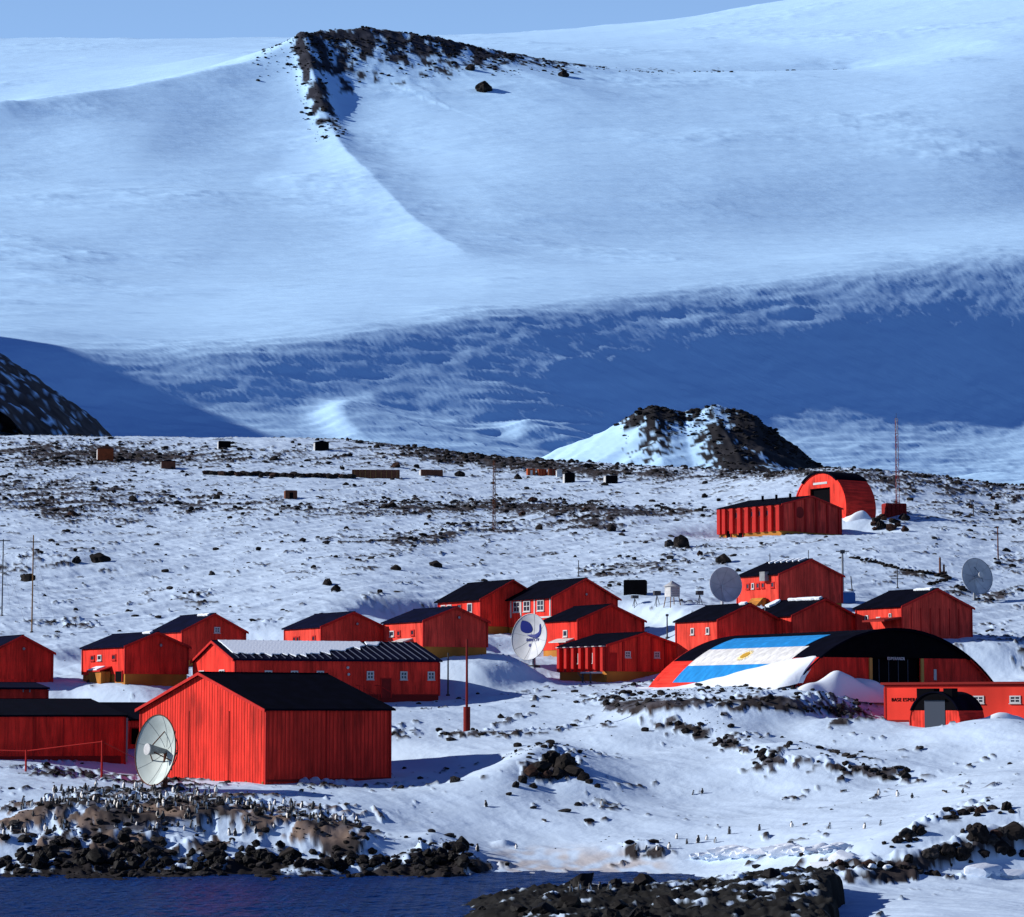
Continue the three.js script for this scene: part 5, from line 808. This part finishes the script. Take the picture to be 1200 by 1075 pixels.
// ------------------------------------------------------------ islet, ice foot
let isletH;
{
  const top = pchip([480, 520, 560, 610, 660, 720, 800, 870, 930, 964, 969, 975], [-1.5, -0.4, 0.25, 0.75, 1.0, 1.05, 1.3, 1.8, 2.1, 2.1, 1.7, -1.2]);
  const nx = 260, nd = 130, pos = [], col = [], uv = [], idx = [];
  const hf = (x, d) => { const u = 600 + F * x / d + 16 * n2(d / 3.2, 3.3, 8) + 7 * n2(d / 1.1, 7.7, 9), q = d / D, body = sstep(126.5, 121, q) * (0.45 + 0.55 * sstep(96, 117, q)); const h = top(u) * body + (1 - body) * -0.9; return h * (0.9) + 0.65 * ridged(x / 2.1, d / 2.6, 4, 121) * sstep(-0.4, 0.6, h) + 0.22 * ridged(x / 0.7, d / 0.9, 3, 125) * sstep(-0.4, 0.3, h) - 0.25; };
  isletH = hf;
  const cf = (x, d, h) => { const n = fbm(x / 1.6, d / 1.9, 4, 127), hi = sstep(0.9, 1.5, h), m = sstep(0.02, 0.12, n * 0.9 + hi * 0.16 - 0.20) * (1 - sstep(948, 958, 600 + F * x / d)), k = 1 + 0.9 * n2(x / 0.5, d / 0.6, 129); return [0.013 * k, 0.013 * k, 0.013 * k].map((q, i) => lerp(q, SNOW[i], m)); };
  for (let j = 0; j <= nd; j++) for (let i = 0; i <= nx; i++) { const d = lerp(94, 129, j / nd) * D, x = (lerp(470, 995, i / nx) - 600) / F * d, h = hf(x, d); pos.push(x, h, -d); col.push(...cf(x, d, h)); uv.push(x, d); }
  for (let j = 0; j < nd; j++) for (let i = 0; i < nx; i++) { const a = j * (nx + 1) + i; idx.push(a, a + 1, a + nx + 1, a + 1, a + nx + 2, a + nx + 1); }
  const g = new THREE.BufferGeometry(); g.setAttribute('position', new THREE.Float32BufferAttribute(pos, 3)); g.setAttribute('color', new THREE.Float32BufferAttribute(col, 3)); g.setAttribute('uv', new THREE.Float32BufferAttribute(uv, 2)); g.setIndex(idx); g.computeVertexNormals();
  struct(mesh('rock_islet', g, M.ground));
  const r2 = rng(5); // its larger blocks
  for (let i = 0; i < 46; i++) { const u = lerp(520, 960, r2()), d = lerp(104, 122, r2()) * D, x = (u - 600) / F * d, h = hf(x, d); if (h < 0.1) continue; const k = 0.3 + 0.75 * r2() * r2(), m = mesh('islet_rock', RG[i % 5], i % 4 ? M.rockWet : M.rock); m.position.set(x, h + k * 0.15, -d); m.scale.set(k, k * 0.9, k); m.rotation.set(r2() * 0.5, r2() * 6, 0.3 * r2()); tag(m, `${k > 0.6 ? 'large' : k > 0.4 ? 'middling' : 'small'} ${i % 4 ? 'black' : 'dark grey'} angular rock on the foreground islet`, 'rock', 'rocks of the foreground islet'); }
}
{ // broken ice edge along the beach
  const r3 = rng(8); for (let i = 0; i < 14; i++) { const u = lerp(820, 985, i / 13), g = hit(u, lerp(1006, 998, i / 13)), k = 0.5 + 0.5 * r3(), m = mesh('ice_block', RG[i % 5], M.snow); m.position.set(g.x, g.y + 0.1, g.z); m.scale.set(k * 1.9, k * 0.75, k); m.rotation.y = r3(); tag(m, 'bluish ice block of the broken ice edge along the beach', 'ice block', 'blocks of the ice edge'); }
  for (const [u, v, w] of [[962, 1018, 40], [985, 1008, 34], [1000, 1040, 16], [1020, 1044, 18], [1040, 1046, 20], [1150, 1034, 60], [1185, 1030, 50]]) { const g = hit(u, v), s = F / -g.z, k = w / 2 / s, m = mesh('ice_block', RG[w % 5], M.snow); m.position.set(g.x, g.y + k * 0.1, g.z); m.scale.set(k, k * 0.55, k * 0.7); m.rotation.y = w; tag(m, 'pale ice block lying at the foot of the ice bank', 'ice block', 'blocks at the ice bank'); }
}
// ------------------------------------------------------------ penguins
function penguinGeo() {
  const prof = [[0.02, 0], [0.10, 0.01], [0.135, 0.10], [0.15, 0.22], [0.14, 0.36], [0.105, 0.47], [0.07, 0.52], [0.078, 0.57], [0.07, 0.63], [0.035, 0.67], [0.001, 0.68]];
  const g = new THREE.LatheGeometry(prof.map(([x, y]) => new THREE.Vector2(x, y)), 12), p = g.attributes.position;
  for (let i = 0; i < p.count; i++) { const x = p.getX(i), y = p.getY(i), z = p.getZ(i); p.setZ(i, z * 0.9 + (y < 0.4 ? 0.02 : 0) + (y > 0.54 && y < 0.64 && z > 0.03 ? 0.03 : 0)); p.setX(i, x); }
  const beak = new THREE.ConeGeometry(0.022, 0.1, 6).rotateX(Math.PI / 2).translate(0, 0.59, 0.125), tail = new THREE.ConeGeometry(0.05, 0.14, 5).rotateX(-2.4).translate(0, 0.04, -0.14);
  const fl = (s) => { const q = new THREE.SphereGeometry(1, 7, 6).scale(0.02, 0.15, 0.05).rotateZ(s * 0.28).translate(s * 0.165, 0.31, 0); return q; }, ft = (s) => new THREE.SphereGeometry(1, 6, 5).scale(0.04, 0.02, 0.075).translate(s * 0.06, 0.01, 0.07);
  const all = merged([g, beak, tail, fl(-1), fl(1), ft(-1), ft(1)]), P_ = all.attributes.position, c = new Float32Array(P_.count * 3);
  for (let i = 0; i < P_.count; i++) { const x = P_.getX(i), y = P_.getY(i), z = P_.getZ(i), belly = z > 0.045 && y > 0.03 && y < 0.54 && Math.abs(x) < 0.13, foot = y < 0.035 && z > 0.02, bk = z > 0.1 && y > 0.55; c.set(foot ? [0.35, 0.2, 0.12] : bk ? [0.3, 0.06, 0.03] : belly ? [0.72, 0.70, 0.66] : [0.015, 0.015, 0.018], 3 * i); }
  all.setAttribute('color', new THREE.BufferAttribute(c, 3)); return all;
}
{
  const pg = penguinGeo(), pm = new THREE.MeshStandardMaterial({ vertexColors: true, roughness: 0.7 }), r = rng(2024);
  const put = (x, d, label, group) => { const m = mesh('penguin', pg, pm); m.position.set(x, nearH(x, d) - 0.02, -d); m.rotation.set((r() - 0.4) * 0.3, r() * 6.28, (r() - 0.5) * 0.16, 'YXZ'); const k = 0.6 + 0.34 * r(); if (r() < 0.14) { m.rotation.x = 1.3; m.position.y += 0.1; label = label.replace('small black', 'black').replace('standing', 'lying on its belly').replace('walking', 'lying on its belly'); } m.scale.set(k * 1.1, k, k * 1.1); return tag(m, label, 'penguin', group); };
  let n = 0; for (let i = 0; i < 6000 && n < 265; i++) { const d = lerp(182, 214, r()), x = xAt(lerp(-8, 430, r()), 950, d), [u, v] = toUV(x, baseH(x, d), d); if (v < 924 || v > 992) continue; const a = bareAmount(u, v) + 0.3 * n2(x / 5, d / 5, 141); if (a < 0.30 || r() < 0.25) continue; put(x, d, 'small black and white penguin standing in the shore colony', 'penguin colony on the rocky shore'); n++; }
  const W = [[745, 1000], [757, 1001], [770, 1000], [784, 998], [793, 985], [805, 992], [818, 990], [828, 986], [838, 988], [855, 978], [890, 975], [928, 970], [941, 968], [972, 972], [1013, 972], [1032, 968], [1069, 937], [1052, 934], [1110, 930], [1128, 931], [570, 947], [823, 932], [812, 934], [1030, 935], [1055, 912], [560, 1001], [705, 945], [985, 930], [640, 966], [605, 995]];
  for (const [u, v] of W) { const g = hit(u, v); put(g.x, -g.z, 'lone penguin walking on the open snow below the stony crests', 'penguins spread over the lower snowfield'); }
  for (const [u, q] of [[668, 116], [678, 117.5], [690, 117], [702, 118], [713, 116.5]]) { const d = q * D, x = (u - 600) / F * d, m = mesh('penguin', pg, pm); m.position.set(x, isletH(x, d) - 0.02, -d); m.rotation.y = r() * 6; m.scale.setScalar(0.85); tag(m, 'penguin standing on top of the foreground islet', 'penguin', 'penguins on the foreground islet'); }
}
//==END==
renderer.render(scene, camera);
